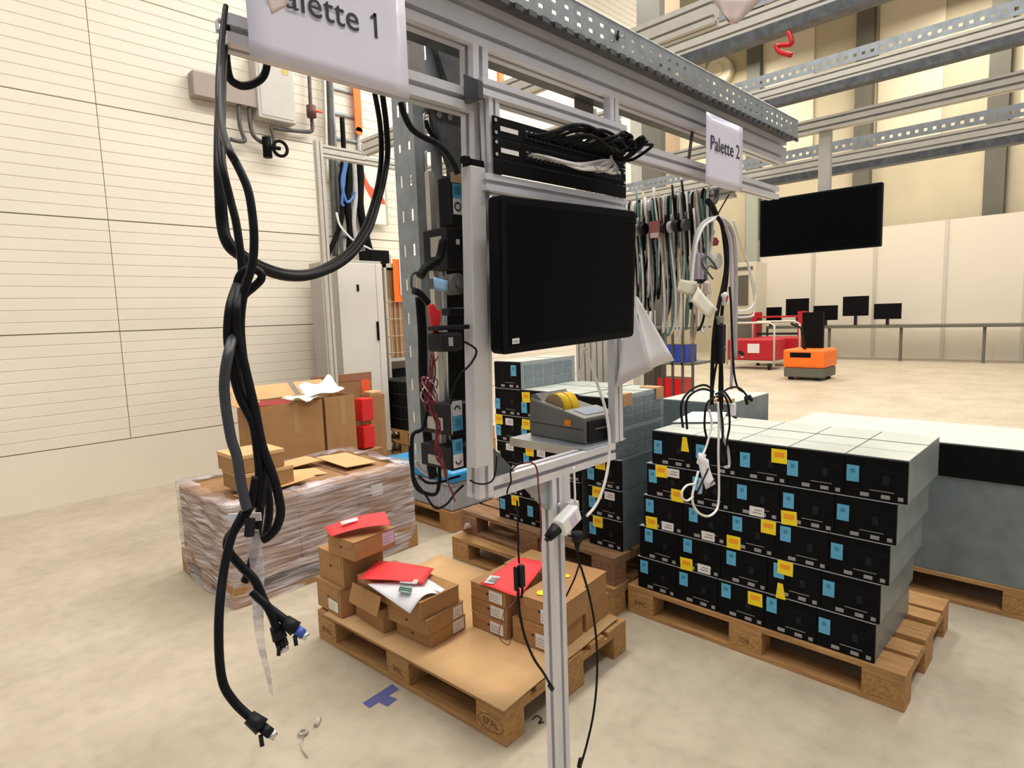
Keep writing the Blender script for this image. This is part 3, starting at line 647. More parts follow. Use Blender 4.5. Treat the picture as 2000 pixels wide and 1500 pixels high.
# far computer stacks
c=thing('computer_case','lone pale topped case on the stack at the far right','computer case',(3.6,1.38,0))
MB().box(.0,-1.2,.144,.6,0,.80).build('chassis',CASED,c); MB().box(-.012,-1.2,.64,-.0005,0,.80).build('front_panel',BLKM,c); MB().box(0,-1.2,.801,.6,0,.806).build('top_panel',CASET,c)
MB().box(-.016,-.13,.68,-.0125,-.06,.75).build('yellow_note',YEL,c)
pal_xy('euro_pallet','pallet under the lone case stack at the far right',3.59,.18,0)
c=thing('computer_case','dark case stack behind the vented cases, tan tape on its top','computer case',(3.26,1.95,0))
MB().box(0,-.42,.144,.55,0,.96).build('chassis',CASED,c); MB().box(0,-.42,.961,.55,0,.967).build('top_panel',CASET,c); MB().box(.02,-.41,.9675,.10,-.30,.985).build('tape_corner',MATS['tan_card'],c)
MB().box(.0,-.42,0,.55,0,.143).build('pallet_foot',WOODB,c)

# ------------------------------------------------------------------ floor bits
t=thing('blue_tape_mark','T-shaped mark of dark blue tape on the floor by the foreground pallet','tape',(0,0,0))
MB().quadbox([(1.1736,2.0482,0.0003),(1.1749,1.9990,0.0003),(1.3231,2.0152,0.0003),(1.3254,2.0655,0.0003),(1.1729,2.0470,0.0012),(1.1742,1.9978,0.0012),(1.3223,2.0140,0.0012),(1.3246,2.0642,0.0012)]).build('tape_strip',BLUT,t)
MB().quadbox([(1.2203,2.0005,0.0003),(1.2272,1.9542,0.0003),(1.2811,1.9661,0.0003),(1.2672,2.0168,0.0003),(1.2196,1.9994,0.0011),(1.2266,1.9532,0.0011),(1.2805,1.9651,0.0011),(1.2666,2.0157,0.0011)]).build('tape_strip',BLUT,t)
t=thing('cable_scrap','clear plastic plug scrap lying on the floor bottom left','plug',(0,0,0))
CLR=mat('clear_plastic',(.50,.45,.38),.2,.0,.3,60)
a=(0.9272,2.0520,0.0120); MB().tube([(a[0]+.015*math.cos(i*.7),a[1]+.015*math.sin(i*.7),.010) for i in range(10)],.005,6,cap=False).build('plug_ring',CLR,t)
MB().tube([(0.9201,2.0390,0.0060),(0.8968,2.0084,0.0060),(0.8841,1.9756,0.0060),(0.8766,1.9234,0.0060)],.003,6).build('tail',CLR,t)
b=(0.9925,2.0686,0.0060); MB().rbox((b[0],b[1],.007),(.045,.018,.014),.8).build('plug_body',CLR,t,.002)
t=thing('cable_scrap','tiny dark wire curl on the floor right of the pallet corner','wire',(0,0,0))
MB().tube(crm([(1.5429,1.4771,0.0040),(1.5682,1.4795,0.0040),(1.5678,1.4534,0.0040),(1.5430,1.4465,0.0040),(1.5599,1.4362,0.0040)]),.002,6).build('wire',RUB,t)
t=tag(MB().sheet(grid4((2.4625,2.9141,0.1455),(2.3382,2.7447,0.2700),(2.3539,2.7252,0.2700),(2.4895,2.8514,0.1455),3,3,lambda u,v:(0,0,.01*math.sin(5*u))),.003).build('paper_scrap',PAPER),'white paper scrap caught on the lower pallet of the middle stack','paper scrap')
tag(MB().rbox((2.4047,2.8957,0.0120),(.05,.02,.022),.5).build('metal_clip',STEEL),'small shiny clip on the floor beside the doubled pallets','clip')

# ------------------------------------------------------------------ main aluminium workstation frame
F=thing('aluminium_workstation','aluminium profile workstation frame carrying the monitor and printer shelf','frame',(1.19,1.04,0))
def fp(mb,name,m=ALU,lab=None):
    mb.v=[(x-1.19,y-1.04,z) for x,y,z in mb.v]; return mb.build(name,m,F,0,lab)
FY=1.04
xl=(0.4334,1.0400,1.9963)[0]
fp(bar_x(xl,2.745,FY,2.093,.045,.095),'top_beam')
fp(bar_x(xl,.9615,FY,1.948,.045,.047),'rail')
fp(bar_x(1.522,2.675,FY,1.944,.045,.047),'rail')
fp(profile(MB(),(.933,FY,1.075),X_,.045,Y_,.045,(.034,0,1.018)),'post')
fp(bar_x(.9785,1.478,FY,1.067,.045,.048),'shelf_beam')
fp(bar_z(0,1.0668,1.190,FY),'post')
fp(bar_z(1.116,2.093,1.478,FY,.040,.024),'post')
fp(bar_x(.948,1.489,.994,1.970,.045,.036),'rack_rail')
fp(bar_x(.948,1.489,.994,1.772,.045,.036),'rack_rail')
fp(bar_z(1.8082,1.9698,.968,.998,.032,.03),'rack_post'); fp(bar_z(1.8082,1.9698,1.452,.998,.03,.03),'rack_post')
# end caps + brackets
mb=MB(); mb.box(.9475,.9945,1.9705,.9478,1.0385,2.0055); 
fp(MB().prism([(0,0),(.045,0),(.045,.06),(0,.035)],(.9335,.993,1.96),Y_,Z_,(.014,0,0)),'end_bracket',GALVD)
fp(MB().prism([(0,0),(-.085,0),(0,-.085)],(1.1895,1.052,1.0665),X_,Z_,(0,.02,0)),'gusset',GALV)
fp(MB().prism([(0,0),(.085,0),(0,.085)],(.979,1.052,1.1152),X_,Z_,(0,.02,0)),'gusset',GALVD)
fp(MB().box(1.235,1.0385,.90,1.262,1.052,1.0665),'mounting_plate',ALU)
fp(MB().cyl((1.212,1.0395,.995),(1.212,1.034,.995),.006,10).cyl((1.212,1.0395,.93),(1.212,1.034,.93),.006,10),'bolt',STEEL)
# crossing beam bits between rails (cable tray bracket right of the frame)
# galvanised perforated cable tray on top
T=thing('cable_tray','galvanised perforated cable tray running along the top beam','cable tray',(0,0,0))
x0,x1=.55,2.76
tray=MB()
def perf(mb,x0,x1,y,z0,z1,rows,pitch,sw,sh):  # perforated vertical wall facing -Y made of strips around slots
    zs=[z0]
    for zr in rows: zs+=[zr-sh/2,zr+sh/2]
    zs.append(z1)
    for i in range(0,len(zs),2): mb.box(x0,y,zs[i],x1,y+.002,zs[i+1])
    n=int((x1-x0)/pitch)
    for zr in rows:
        xx=x0
        for k in range(n+1):
            a=xx; b=x0+(k+.5)*pitch-sw/2
            mb.box(a,y,zr-sh/2,min(b,x1),y+.002,zr+sh/2); xx=b+sw
            if xx>=x1: break
perf(tray,x0,x1,1.0,2.19,2.262,(2.213,2.240),.048,.017,.010)
tray.build('side_flange',GALV,T)
MB().tube([(x0,1.001,2.264),(x1,1.001,2.264)],.003,6).build('rolled_edge',GALV,T)
lip=MB().box(x0,1.0,2.188,x1,1.30,2.1898)
for k in range(int((x1-x0)/.045)): lip.box(x0+.01+k*.045,.992,2.176,x0+.036+k*.045,1.0,2.1879)
lip.build('tray_bottom',GALVD,T)
back=MB(); perf(back,x0,x1,1.30,2.19,2.262,(2.213,2.240),.048,.017,.010); back.build('side_flange',GALV,T)
MB().tube([(1.4606,0.9980,2.2460),(1.4553,0.9980,2.2212)],.003,6).box(*(1.4432,0.9960,2.2301),*vadd((1.4668,0.9960,2.2289),(0,.003,0))).build('cable_tie',RUB,T)
# crossing beams in the background
def cross(lab,X,ya,yb,z0,h,tray=True,m=ALUB):
    c=thing('cross_beam',lab,'beam',(X,ya,z0)); 
    profile(MB(),(0,0,0),X_,.06,Z_,h,(0,yb-ya,0)).build('profile',m,c)
    if tray:
        g=MB(); L0=yb-ya
        for z0_,z1_ in ((h+.01,h+.035),(h+.055,h+.09)): g.box(0,0,z0_,.003,L0,z1_)
        for k in range(int(L0/.05)): g.box(0,k*.05,h+.035,.003,k*.05+.03,h+.055)
        g.build('tray_flange',MATS['galvanised_steel'],c)
        MB().box(-.02,0,-.055,.06,L0,-.004).build('lower_channel',GALVD,c)
    return c
cross('upper cross beam with perforated tray at the top right corner',3.2,-.6,1.93,2.872,.095)
cross('lower cross beam with perforated tray near the right edge',4.5,-1.2,2.08,2.935,.085)
cross('cross beam over the black cable loop and white cabinet',2.6,1.3,4.05,2.705,.11,False)
cross('thin cross beam seen between the rack rails',3.4,2.35,4.6,2.70,.09,False)
cross('distant cross beam under the right end of the top beam',3.605,.2,2.2,2.42,.07,False)
cross('distant lower cross beam right of the sign',5.0,-.2,4.2,2.50,.09,True)
o=tag(MB().box(0,0,0,.07,.07,.09).build('junction_box',SOCK),'small white junction box at the end of the upper cross beam','box'); o.location=(3.1700,1.9264,2.9542)
tag(MB().tube(crm([(3.1900,1.2076,2.8057),(3.1900,1.1924,2.7473),(3.1900,1.2431,2.7562),(3.1900,1.2651,2.7536),(3.1900,1.2451,2.7238),(3.1900,1.1915,2.6934)]),.012,8).build('red_hose',RED),'red hose end by the upper cross beam at the right','hose')
c=thing('wall_disc','cream round disc fixture high on the back wall of the hall','fixture',(19.6000,9.6177,9.0608))
MB().cyl((0,0,0),(.39,0,0),.42,24).build('disc',mat('cream_plastic',(.72,.66,.50),.5),c); MB().cyl((-.06,0,0),(-.001,0,0),.18,12).build('hub',MATS['cream_plastic'],c)
# hanging posts seen behind (bg vertical profiles)
for (px,lab,X,z1) in ((1250,'pale vertical post between the frame rails',4.2,3.3),(1318,'tan vertical post behind the second sign',5.2,3.4)):
    pass
c=thing('support_post','wide ribbed grey post standing behind the label printer','post',(3.25,(3.2500,2.3028,1.1371)[1],0))
profile(MB(),(0,0,0),X_,.09,Y_,(3.2500,2.5952,1.1263)[1]-(3.2500,2.3028,1.1371)[1],(0,0,2.3)).build('post',ALUB,c)
for i,(px,XX,wd,mm,lab) in enumerate(((1322,6.5,.12,mat('tan_post',(.52,.36,.22),.6),'tan post behind the left edge of the second sign'),(1282,7.5,.35,COLM,'dark olive post behind the rail right of the rack'))):
    p=(6.5000,3.7022,3.2580) if i==0 else (7.5000,4.4842,3.5710)
    c=thing('hall_post',lab,'post',(p[0],p[1],0)); MB().box(0,0,0 if i else (6.5000,3.7031,3.0610)[2],.12,wd,12.5).build('shaft',mm,c)
p=(5.5000,3.5405,3.4152); c=thing('hall_post','slim pale post seen just right of the rack','post',(p[0],p[1],0)); MB().box(0,0,0,.06,.09,4.0).build('shaft',ALUB,c)
tag(MB().tube([(1.9761,1.0600,2.0913),(1.9480,1.0600,1.9821)],.006,6).build('hanger_rod',PIPE),'thin slanted hanger rod left of the second sign','rod')

# ------------------------------------------------------------------ signs
def sign(name,lab,x0,x1,z0,z1,y,txt,size,tx,tz,rot,sx=1,ax='CENTER'):
    c=thing(name,lab,'sign',(x0,y,z0)); W,H=x1-x0,z1-z0
    MB().sheet(grid4((0,0,H),(W,0,H-.002),(W,0,0),(0,0,0),8,8,lambda u,v:(0,.0012*math.sin(4*u+2*v)-.004,0)),.0008).build('laminated_sheet',LAM,c)
    o=text(txt,size,(tx,-.0058,tz),(R90,rot,0),INK,c,'lettering',.0003,ax); o.scale=(sx,1,1)
    if txt.endswith('1'): MB().prism([(0,.004),(-.0105,-.004),(-.0105,-.009),(0,-.002)],(tx-.0150,-.0061,tz+.0200),X_,Z_,(0,.0006,0)).build('numeral_flag',INK,c)
    return c
x1=(0.7538,1.0000,1.9183)[0]; sign('paper_sign','large white laminated sign reading Palette 1 at the top left',x1-.305,x1,(0.7538,1.0000,1.9183)[2],(0.7538,1.0000,1.9183)[2]+.215,1.0,'Palette 1',.0625,(0.7002,0.9900,2.0344)[0]-(x1-.305),(0.6899,0.9900,2.0287)[2]-(0.7538,1.0000,1.9183)[2],0.0,1,'RIGHT')
x0=(1.9214,1.0000,2.1126)[0]; x1=(2.1872,1.0000,2.1471)[0]
sign('paper_sign','smaller white laminated sign reading Palette 2 on the top beam',x0,x1,(2.1910,1.0000,1.9048)[2],(2.1875,1.0000,2.1280)[2],.985,'Palette 2',.066,(x1-x0)/2,.130,0.0,.93)
tag(MB().sheet(grid4((0.5470,0.2783,1.7792),(0.5848,0.2398,1.7774),(0.5635,0.2573,1.7524),(0.5580,0.2633,1.7549),4,4,lambda u,v:(0,.004*math.sin(3*u),0)),.001).build('pink_paper',mat('pink_paper',(.80,.64,.58),.6)),'pale pink paper corner hanging into view at the top right','paper')
tag(MB().sheet(grid4((0.3434,0.7142,1.8741),(0.3662,0.6909,1.8730),(0.3589,0.6959,1.8577),(0.3465,0.7070,1.8490),4,4,lambda u,v:(0,.003*math.sin(3*u),0)),.001).build('pink_paper',MATS['pink_paper']),'pale pink paper corner overlapping the large sign','paper')

# ------------------------------------------------------------------ galvanised upright (perforated channel)
U=thing('perforated_upright','galvanised perforated vertical channel behind the frame carrying devices','upright',(1.115,1.46,1.04))
zt=1.36
def hole_panel(mb,u0,u1,z0,z1,holes,put):
    # strips with rectangular holes; holes: list of (uc, w, zc, h) grouped by row (non overlapping rows)
    rows={}
    for h in holes: rows.setdefault(round(h[2],4),[]).append(h)
    z=z0
    for zc in sorted(rows):
        hs=sorted(rows[zc]); hh=hs[0][3]
        put(mb,u0,u1,z,zc-hh/2); u=u0
        for (uc,wd,_,_h) in hs: put(mb,u,uc-wd/2,zc-hh/2,zc+hh/2); u=uc+wd/2
        put(mb,u,u1,zc-hh/2,zc+hh/2); z=zc+hh/2
    put(mb,u0,u1,z,z1)
# -X flange
mb=MB(); hol=[]
for k in range(13): hol+=[(.026,.011,.06+k*.1,.034),(.072,.011,.062+k*.1-.002,.034)]
hol=[(a,b_,round(.06+(i//2)*.1,3),d) for i,(a,b_,c_,d) in enumerate(hol)]
hole_panel(mb,0,.10,0,zt,hol,lambda m,a,b_,c_,d:m.box(0,a,c_,.002,b_,d) if d>c_ and b_>a else None)
mb.build('side_flange',GALV,U)
mb=MB(); hol=[]
for k in range(12):
    hol+=[(.045,.022,round(.07+k*.105,3),.06)]; hol+=[(.105,.016,round(.07+k*.105,3),.06)]
hole_panel(mb,0,.21,0,zt,hol,lambda m,a,b_,c_,d:m.box(a+.002,0,c_,b_+.002,.002,d) if d>c_ and b_>a else None)
mb.build('web',GALV,U)
for k in range(12):
    for uc in (.032,):
        MB().tube([(uc+.004,-.003,.045+k*.105),(uc+.004,-.003,.095+k*.105),(uc+.016,-.003,.102+k*.105)],.004,6).build('embossed_rim',mat('bright_zinc',(.62,.65,.67),.35,.6),U)
# gussets near the top
for (zc,) in ((1.205,),(.955,)):
    MB().prism([(0,0),(.17,0),(.17,-.25),(.10,-.25),(.03,-.10)],(.05,-.03,zc+.10),X_,Z_,(0,.02,0)).build('gusset',GALVD,U)
    MB().box(.04,-.05,zc+.101,.21,-.005,zc+.112).build('bracket_plate',GALV,U)
    for a in (.07,.11): MB().cyl((a,-.034,zc+.085),(a,-.030,zc+.085),.009,10).build('bolt',STEEL,U)
MB().box(0,.09,zt,.2,.10,zt+.02).build('top_clip',GALV,U)
# upright extends to the top beam with a hanger
U2=thing('hanger_bracket','brown grey perforated hanger above the upright behind the rail','bracket',(1.035,1.42,2.0))
mb=MB(); hole_panel(mb,0,.10,.145,.62,[(.045,.014,.22,.05),(.045,.014,.33,.05),(.045,.014,.44,.05)],lambda m,a,b_,c_,d:m.box(a,0,c_,b_,.003,d) if d>c_ and b_>a else None)
mb.build('plate',mat('brown_grey_steel',(.26,.23,.22),.5,.3),U2)
# adjacent hanger seen between rack rails at right
U3=thing('hanger_bracket','brownish perforated hanger seen behind the rack at right','bracket',(1.6547,1.3040,2.0816))
mb=MB(); hole_panel(mb,0,.10,0,.24,[(.030,.012,.06,.04),(.065,.012,.06,.04),(.030,.012,.17,.04),(.065,.012,.17,.04)],lambda m,a,b_,c_,d:m.box(a,0,c_,b_,.003,d) if d>c_ and b_>a else None)
mb.build('plate',MATS['brown_grey_steel'],U3)

# ------------------------------------------------------------------ duct cover on left post
t=thing('duct_cover','pale grey vertical duct cover in front of the left post','cable duct',((0.8972,1.0080,1.1655)[0],1.008,(0.9156,1.0080,1.1606)[2]))
sh=MB(); 
def shear(mb,k): mb.v=[(x-k*(z),y,z) for x,y,z in mb.v]; return mb
CH=(0.9403,1.0080,1.8222)[2]-(0.9156,1.0080,1.1606)[2]; CW=(0.9617,1.0080,1.8253)[0]-(0.9178,1.0080,1.8190)[0]
LE=(0.9163,1.0080,1.8188)[0]-(0.8972,1.0080,1.1655)[0]
def lean(mb): mb.v=[(x+LE*z/CH,y,z) for x,y,z in mb.v]; return mb
lean(MB().box(0,0,0,CW,.0315,CH)).build('cover',COVER,t,.002)
lean(MB().box(CW,.006,0,CW+.003,.0315,CH)).build('side_lip',ALUB,t)
lean(MB().box(.004,.002,CH+.0002,CW-.002,.0305,CH+.014)).build('top_block',BLKM,t)
lean(MB().box(-.014,.004,CH+.004,.0038,.016,CH+.018)).build('clip',BLKM,t)
# black backing strip + device rail
t=thing('device_rail','black mounting strip with grey rail between upright and left post','rail',(.94,1.17,1.10))
MB().box((1.0488,1.2700,1.5265)[0]-.94,.10,.03,(1.1622,1.2700,1.5248)[0]-.94,.108,.72).build('backing',BLKM,t)
MB().box(-.012,-.004,.01,.004,.012,.74).build('rail_bar',ALUB,t)
def device(lab,px0,py0,px1,py1,stickers,name='power_supply_unit',y=1.135,dep=.12):
    pass
def dev(name,lab,x0,x1,z0,z1,y,d,st=(),m=BLK,extra=None):
    c=thing(name,lab,'device',(x0,y,z0)); MB().box(0,0,0,x1-x0,d,z1-z0).build('housing',m,c,.003)
    for (a,b_,w_,h_,mm,nm) in st: MB().box(a,-.0022 if nm=='label_print' else -.0012,b_,a+w_,-.0013 if nm=='label_print' else -.0001,b_+h_).build(nm,mm,c)
    return c
a=(0.9545,1.1200,1.7124); b=(1.0068,1.1200,1.8256)
D1=dev('mini_computer','black device at the top of the rail with a tan strip and blue label',a[0],b[0]+.012,a[2],b[2],1.12,.05,[(.0,.098,.048,.022,mat('tan_tape',(.62,.42,.25),.7),'tan_strip'),(.004,.062,.026,.034,BLUL,'blue_label'),(.004,.026,.026,.036,WHT,'white_label'),(.009,.072,.016,.018,BLUD,'label_print')])
ring=[(.017+.009*math.cos(i*math.pi/6),-.0016,.044+.009*math.sin(i*math.pi/6)) for i in range(13)]
MB().tube(ring,.002,4,cap=False).build('label_emblem',INK,D1)
a=(0.9196,1.1000,1.6110); b=(0.9745,1.1000,1.7044)
D2=dev('adapter_box','black adapter box with a small white square label beside the duct cover',a[0],b[0],a[2],b[2],1.10,.09,[(.026,.055,.010,.012,WHT,'white_label')])
MB().box(-.0015,.02,.03,-.0002,.06,.075).build('type_plate',mat('grey_plate',(.42,.38,.33),.6),D2)
for i,((ax,ay),(bx_,by_),lab) in enumerate((((872,852),(917,782),'upper of the two labelled black devices low on the rail'),((876,922),(918,865),'lower of the two labelled black devices low on the rail'))):
    a=(0.9077,1.1000,1.2218) if i==0 else (0.9045,1.1000,1.1390); b=(0.9663,1.1000,1.2968) if i==0 else (0.9623,1.1000,1.1939)
    W=b[0]-a[0]; H=b[2]-a[2]
    st=[(W*.06,H*.12,.030,.032,WHT,'white_label'),(W*.06,H*.12+.032,.030,.036,BLUL,'blue_label'),(W*.06+.008,H*.12+.040,.016,.020,BLUD,'label_print')]
    if i==0: st=[(W*.06,H*.16,.030,.036,BLUL,'blue_label'),(W*.06,H*.16+.036,.030,.034,WHT,'white_label'),(W*.06+.008,H*.16+.008,.016,.020,BLUD,'label_print'),(W*.0-.0,H*.08,.0015,.070,WHT,'barcode_label')]
    D=dev('mini_computer',lab,a[0],b[0]+.012,a[2],b[2],1.10,.12,st)
    MB().box(-.0015,.03,H*.15,-.0002,.09,H*.55).build('type_plate',MATS['grey_plate'],D)
    zc=H*.16+.05 if i==0 else H*.12+.016
    MB().tube([(W*.06+.015+.008*math.cos(q*math.pi/6+(math.pi if i else 0)),-.0016,zc+.008*math.sin(q*math.pi/6+(math.pi if i else 0))) for q in range(7)],.002,4).build('label_emblem',INK,D)
a=(0.9204,1.0800,1.5740)
t=thing('magnetic_mount','round grey magnetic mount on the rail below the adapter box','mount',a)
MB().cyl((0,-.012,0),(0,.02,0),.024,20).build('disc',mat('grey_rubber',(.13,.125,.115),.6),t); MB().cyl((0,-.02,0),(0,-.0121,0),.010,14).build('hub',MATS['grey_rubber'],t)
MB().box(-.06,.0,-.010,-.022,.02,.012).build('arm',MATS['grey_rubber'],t)
tag(MB().sheet(grid4((0.8502,1.0700,1.5891),(0.8885,1.0700,1.5809),(0.8856,1.0700,1.5550),(0.8527,1.0700,1.5605),3,3,lambda u,v:(0,.003*math.sin(5*u),0)),.0008).build('paper_label',mat('pale_blue_paper',(.30,.52,.78),.5)),'pale blue crumpled label hanging left of the round grey mount','label')
a=(0.9000,1.0800,1.5086); tag(MB().box(a[0],1.08,a[2]-.005,a[0]+.055,1.11,a[2]+.012).build('switch_block',BLK,None,.003),'small black switch block under the round grey mount','device')
t=thing('red_pouch','glossy red zip pouch hanging beside the upright','pouch',(0.8369,1.0500,1.4916))
MB().prism([(-.013,.035),(-.004,.040),(.004,.027),(.016,.022),(.014,.0),(.008,-.012),(.006,-.035),(-.007,-.037),(-.009,-.015),(-.010,.005),(-.014,.020)],(0,0,0),X_,Z_,(0,.012,0)).build('pouch',RED,t,.003)
MB().box(-.007,-.001,-.042,.006,.011,-.0372).build('gold_tip',mat('gold_tip',(.75,.45,.15),.4),t)
t=thing('power_adapter','black round-cornered power adapter plugged in below the red pouch','adapter',(0.8149,1.0000,1.4278))
a=(0.8149,1.0000,1.4278); b=(0.8689,1.0000,1.4604)
MB().box(0,0,0,b[0]-a[0],.06,b[2]-a[2]+.008).build('body',BLK,t,.007); MB().box(-.004,.01,.045,b[0]-a[0]+.03,.05,.055).build('top_clip',BLK,t,.003)
MB().box(.012,-.001,.012,.024,-.0001,.030).build('print',GRYL,t)
cable('adapter_cable','thin black cable from the adapter over the duct cover and down',[(0.8481,0.9720,1.4474),(0.8676,0.9720,1.4377),(0.8787,0.9720,1.4284),(0.8751,0.9720,1.4155),(0.8597,0.9720,1.3993),(0.8448,0.9720,1.3898),(0.8405,0.9720,1.3880)],.0025,RUB)
cable('adapter_cable','thin black cable continuing down behind the duct cover',[(0.9252,1.0700,1.3767),(0.9039,1.0700,1.3540),(0.8919,1.0700,1.3318),(0.8828,1.0700,1.3036)],.0025,RUB)
# side block strips (terminal rails) near upright bottom
for k,(pa,pb,mm,lab) in enumerate((((838,560),(846,900),GALV,'slim grey strut beside the upright'),((858,560),(862,860),MATS['bright_zinc'],'slim bright strut left of the device rail'))):
    pts=[(0.9582,1.2000,1.6247),(0.9558,1.2000,1.3995),(0.9514,1.2000,1.1347)] if k==0 else [(0.9776,1.1800,1.7940),(0.9680,1.1800,1.5247),(0.9584,1.1800,1.1950)]
    tag(MB().tube(pts,.006,6).build('strut',mm),lab,'strut')
# cables around the upright
cable('power_cable','thick black cable curving from behind the large sign to the upright',[(0.7513,1.0200,1.9181),(0.7583,1.0200,1.8956),(0.7753,1.0200,1.8727),(0.8038,1.0200,1.8620),(0.8323,1.0200,1.8568),(0.8611,1.0200,1.8411),(0.8820,1.0200,1.8162),(0.8897,1.0200,1.8015)],.0065,RUB)
cable('power_cable','black cable crossing down the top of the upright',[(1.1530,1.4500,2.0631),(1.1624,1.4500,2.0365),(1.1982,1.4500,2.0040),(1.2161,1.4500,1.9807),(1.2460,1.4500,1.9186)],.006,RUB)
cable('tied_cable_bundle','thick tied black cable bundle angled left of the adapter box',[(0.9082,1.1000,1.6723),(0.8940,1.1000,1.6319),(0.8743,1.1000,1.6198),(0.8522,1.1000,1.6079),(0.8371,1.1000,1.5909)],.010,RUB,cat='cable bundle')
cable('tied_cable_bundle','black cable bundle below the tied bundle bending to a plug',[(0.8185,1.1000,1.5597),(0.8320,1.1000,1.5553),(0.8427,1.1000,1.5463),(0.8561,1.1000,1.5327)],.008,RUB,cat='cable bundle')
cable('spring_clip','thin steel clip looped on the left edge of the upright',[(0.8556,1.1200,1.6005),(0.8387,1.1200,1.6001),(0.8298,1.1200,1.5921),(0.8284,1.1200,1.5697),(0.8362,1.1200,1.5608)],.003,PIPE,cat='clip')
for i in range(3):
    cable('black_loom','black cable down the inside of the upright, %s'%('left strand','middle strand','right strand')[i],[vadd(p,(.008*i,0,0)) for p in [(0.9777,1.3000,1.5548),(0.9802,1.3000,1.4621),(0.9760,1.3000,1.3417),(0.9784,1.3000,1.2186),(0.9860,1.3000,1.1201),(0.9933,1.3000,1.0694)]],.006,RUB,group=None)
cable('loop_cable','black cable looping low beneath the upright',[(0.8611,1.1200,1.3143),(0.8397,1.1200,1.2521),(0.8102,1.1200,1.2392),(0.8051,1.1200,1.1814),(0.8063,1.1200,1.1338),(0.8248,1.1200,1.1057),(0.8655,1.1200,1.0901),(0.8794,1.1200,1.1177),(0.8815,1.1200,1.1542)],.0045,RUB)
cable('loop_cable','thin black cable sagging lowest beneath the devices',[(0.7861,1.1000,1.2225),(0.7862,1.1000,1.1822),(0.7975,1.1000,1.1391),(0.8210,1.1000,1.1042),(0.8481,1.1000,1.0652),(0.8815,1.1000,1.0654),(0.9110,1.1000,1.0868),(0.9357,1.1000,1.0986)],.0028,RUB)
cable('loop_cable','thin black cable from the upright to the blue lid',[(0.8213,1.1200,1.1425),(0.8449,1.1200,1.1217),(0.8823,1.1200,1.1146),(0.9137,1.1200,1.1165),(0.9427,1.1200,1.1165)],.003,RUB)
cable('loop_cable','grey cable curving along the lower end of the upright',[(0.9823,1.3500,1.1136),(0.9947,1.3500,1.0896),(1.0199,1.3500,1.0685),(1.0465,1.3500,1.0599),(1.0690,1.3500,1.0670)],.005,GRYC)
# red twisted wires
random.seed(3)
rw=[(0.8587,1.0900,1.4209),(0.8487,1.0900,1.3758),(0.8384,1.0900,1.3250),(0.8395,1.0900,1.2960),(0.8529,1.0900,1.2767),(0.8632,1.0900,1.2516),(0.8523,1.0900,1.2180),(0.8593,1.0900,1.1870),(0.8665,1.0900,1.1557),(0.8770,1.0900,1.1294),(0.8908,1.0900,1.1019),(0.8940,1.0900,1.0766)]
for i in range(7):
    pts=[vadd(p,(random.uniform(-.008,.008),random.uniform(-.008,.008),random.uniform(-.01,.01))) for p in rw[:(12 if i<2 else 9)]]
    cable('red_wire','thin dark red twisted wire hanging by the device rail',pts,.0016,REDC,'red twisted wires by the devices',n=5,k=4,cat='wire')
mb=[]
for i in range(5):
    pts=[]; c0=(0.8393,1.0900,1.3399)
    for q in range(26):
        a_=q*.62+i; pts.append((c0[0]+.014*math.cos(a_+i)*(1+.3*math.sin(q)),c0[1]+.012*math.sin(a_*1.3),c0[2]+.030*math.sin(a_*.83+i*1.3)))
    cable('red_wire_coil','dark red and white wire coiled in a tangle beside the upright',pts,.0014,REDC if i<4 else WHTC,'tangled red wire coil',n=5,k=2,cat='wire')
cable('red_wire','dark red wire from the shelf beam down past the centre post',[(1.0619,1.0200,1.1393),(1.0876,1.0200,1.1368),(1.1059,1.0200,1.1240),(1.1126,1.0200,1.1030),(1.1144,1.0200,1.0564),(1.1198,1.0200,1.0019),(1.1195,1.0200,0.9483),(1.1136,1.0200,0.9027)],.0022,REDC,cat='wire')
cable('thin_wire','thin black wire wrapped around the foot of the left post',[(0.8878,1.0200,1.1351),(0.9058,1.0200,1.1240),(0.9340,1.0200,1.1165),(0.9570,1.0200,1.1199),(0.9680,1.0200,1.1396),(0.9731,1.0200,1.1752)],.002,RUB,cat='wire')
cable('thin_wire','thin black wire from the shelf beam top hanging over its face',[(1.0652,1.0300,1.1397),(1.0414,1.0300,1.1330),(1.0269,1.0300,1.1258),(1.0274,1.0300,1.1003),(1.0160,1.0300,1.0838),(1.0120,1.0300,1.0721)],.002,RUB,cat='wire')

# ------------------------------------------------------------------ monitor
ux=Vector((math.cos(.010)*1,math.sin(.010),0)); uy0=Vector((-math.sin(.010),math.cos(.010),0))
uz=Vector((0,0,1))*math.cos(-.058)+uy0*math.sin(-.058); ro=.029
A=ux*math.cos(ro)+uz*math.sin(ro); Bv=-ux*math.sin(ro)+uz*math.cos(ro); Nn=A.cross(Bv)  # Nn points to -Y
mon=thing('monitor','large black flat monitor mounted on the aluminium frame','monitor',(1.192,.945,1.5897))
R=Matrix(((A.x,Nn.x*-1,Bv.x),(A.y,Nn.y*-1,Bv.y),(A.z,Nn.z*-1,Bv.z)))
mon.rotation_euler=R.to_euler()
def rrect(w,h,r,n=5):
    P=[]
    for cx,cy,a0 in ((w/2-r,h/2-r,0),(-w/2+r,h/2-r,90),(-w/2+r,-h/2+r,180),(w/2-r,-h/2+r,270)):
        for i in range(n+1): a=math.radians(a0+90*i/n); P.append((cx+r*math.cos(a),cy+r*math.sin(a)))
    return P
MW,MH=.518,.338
MB().prism(rrect(MW,MH,.014),(0,.004,0),X_,Z_,(0,.034,0)).build('housing',BEZ,mon,.003)
MB().prism(rrect(MW-.004,MH-.004,.013),(0,0,0),X_,Z_,(0,.0045,0)).build('bezel',BEZ,mon,.0015)
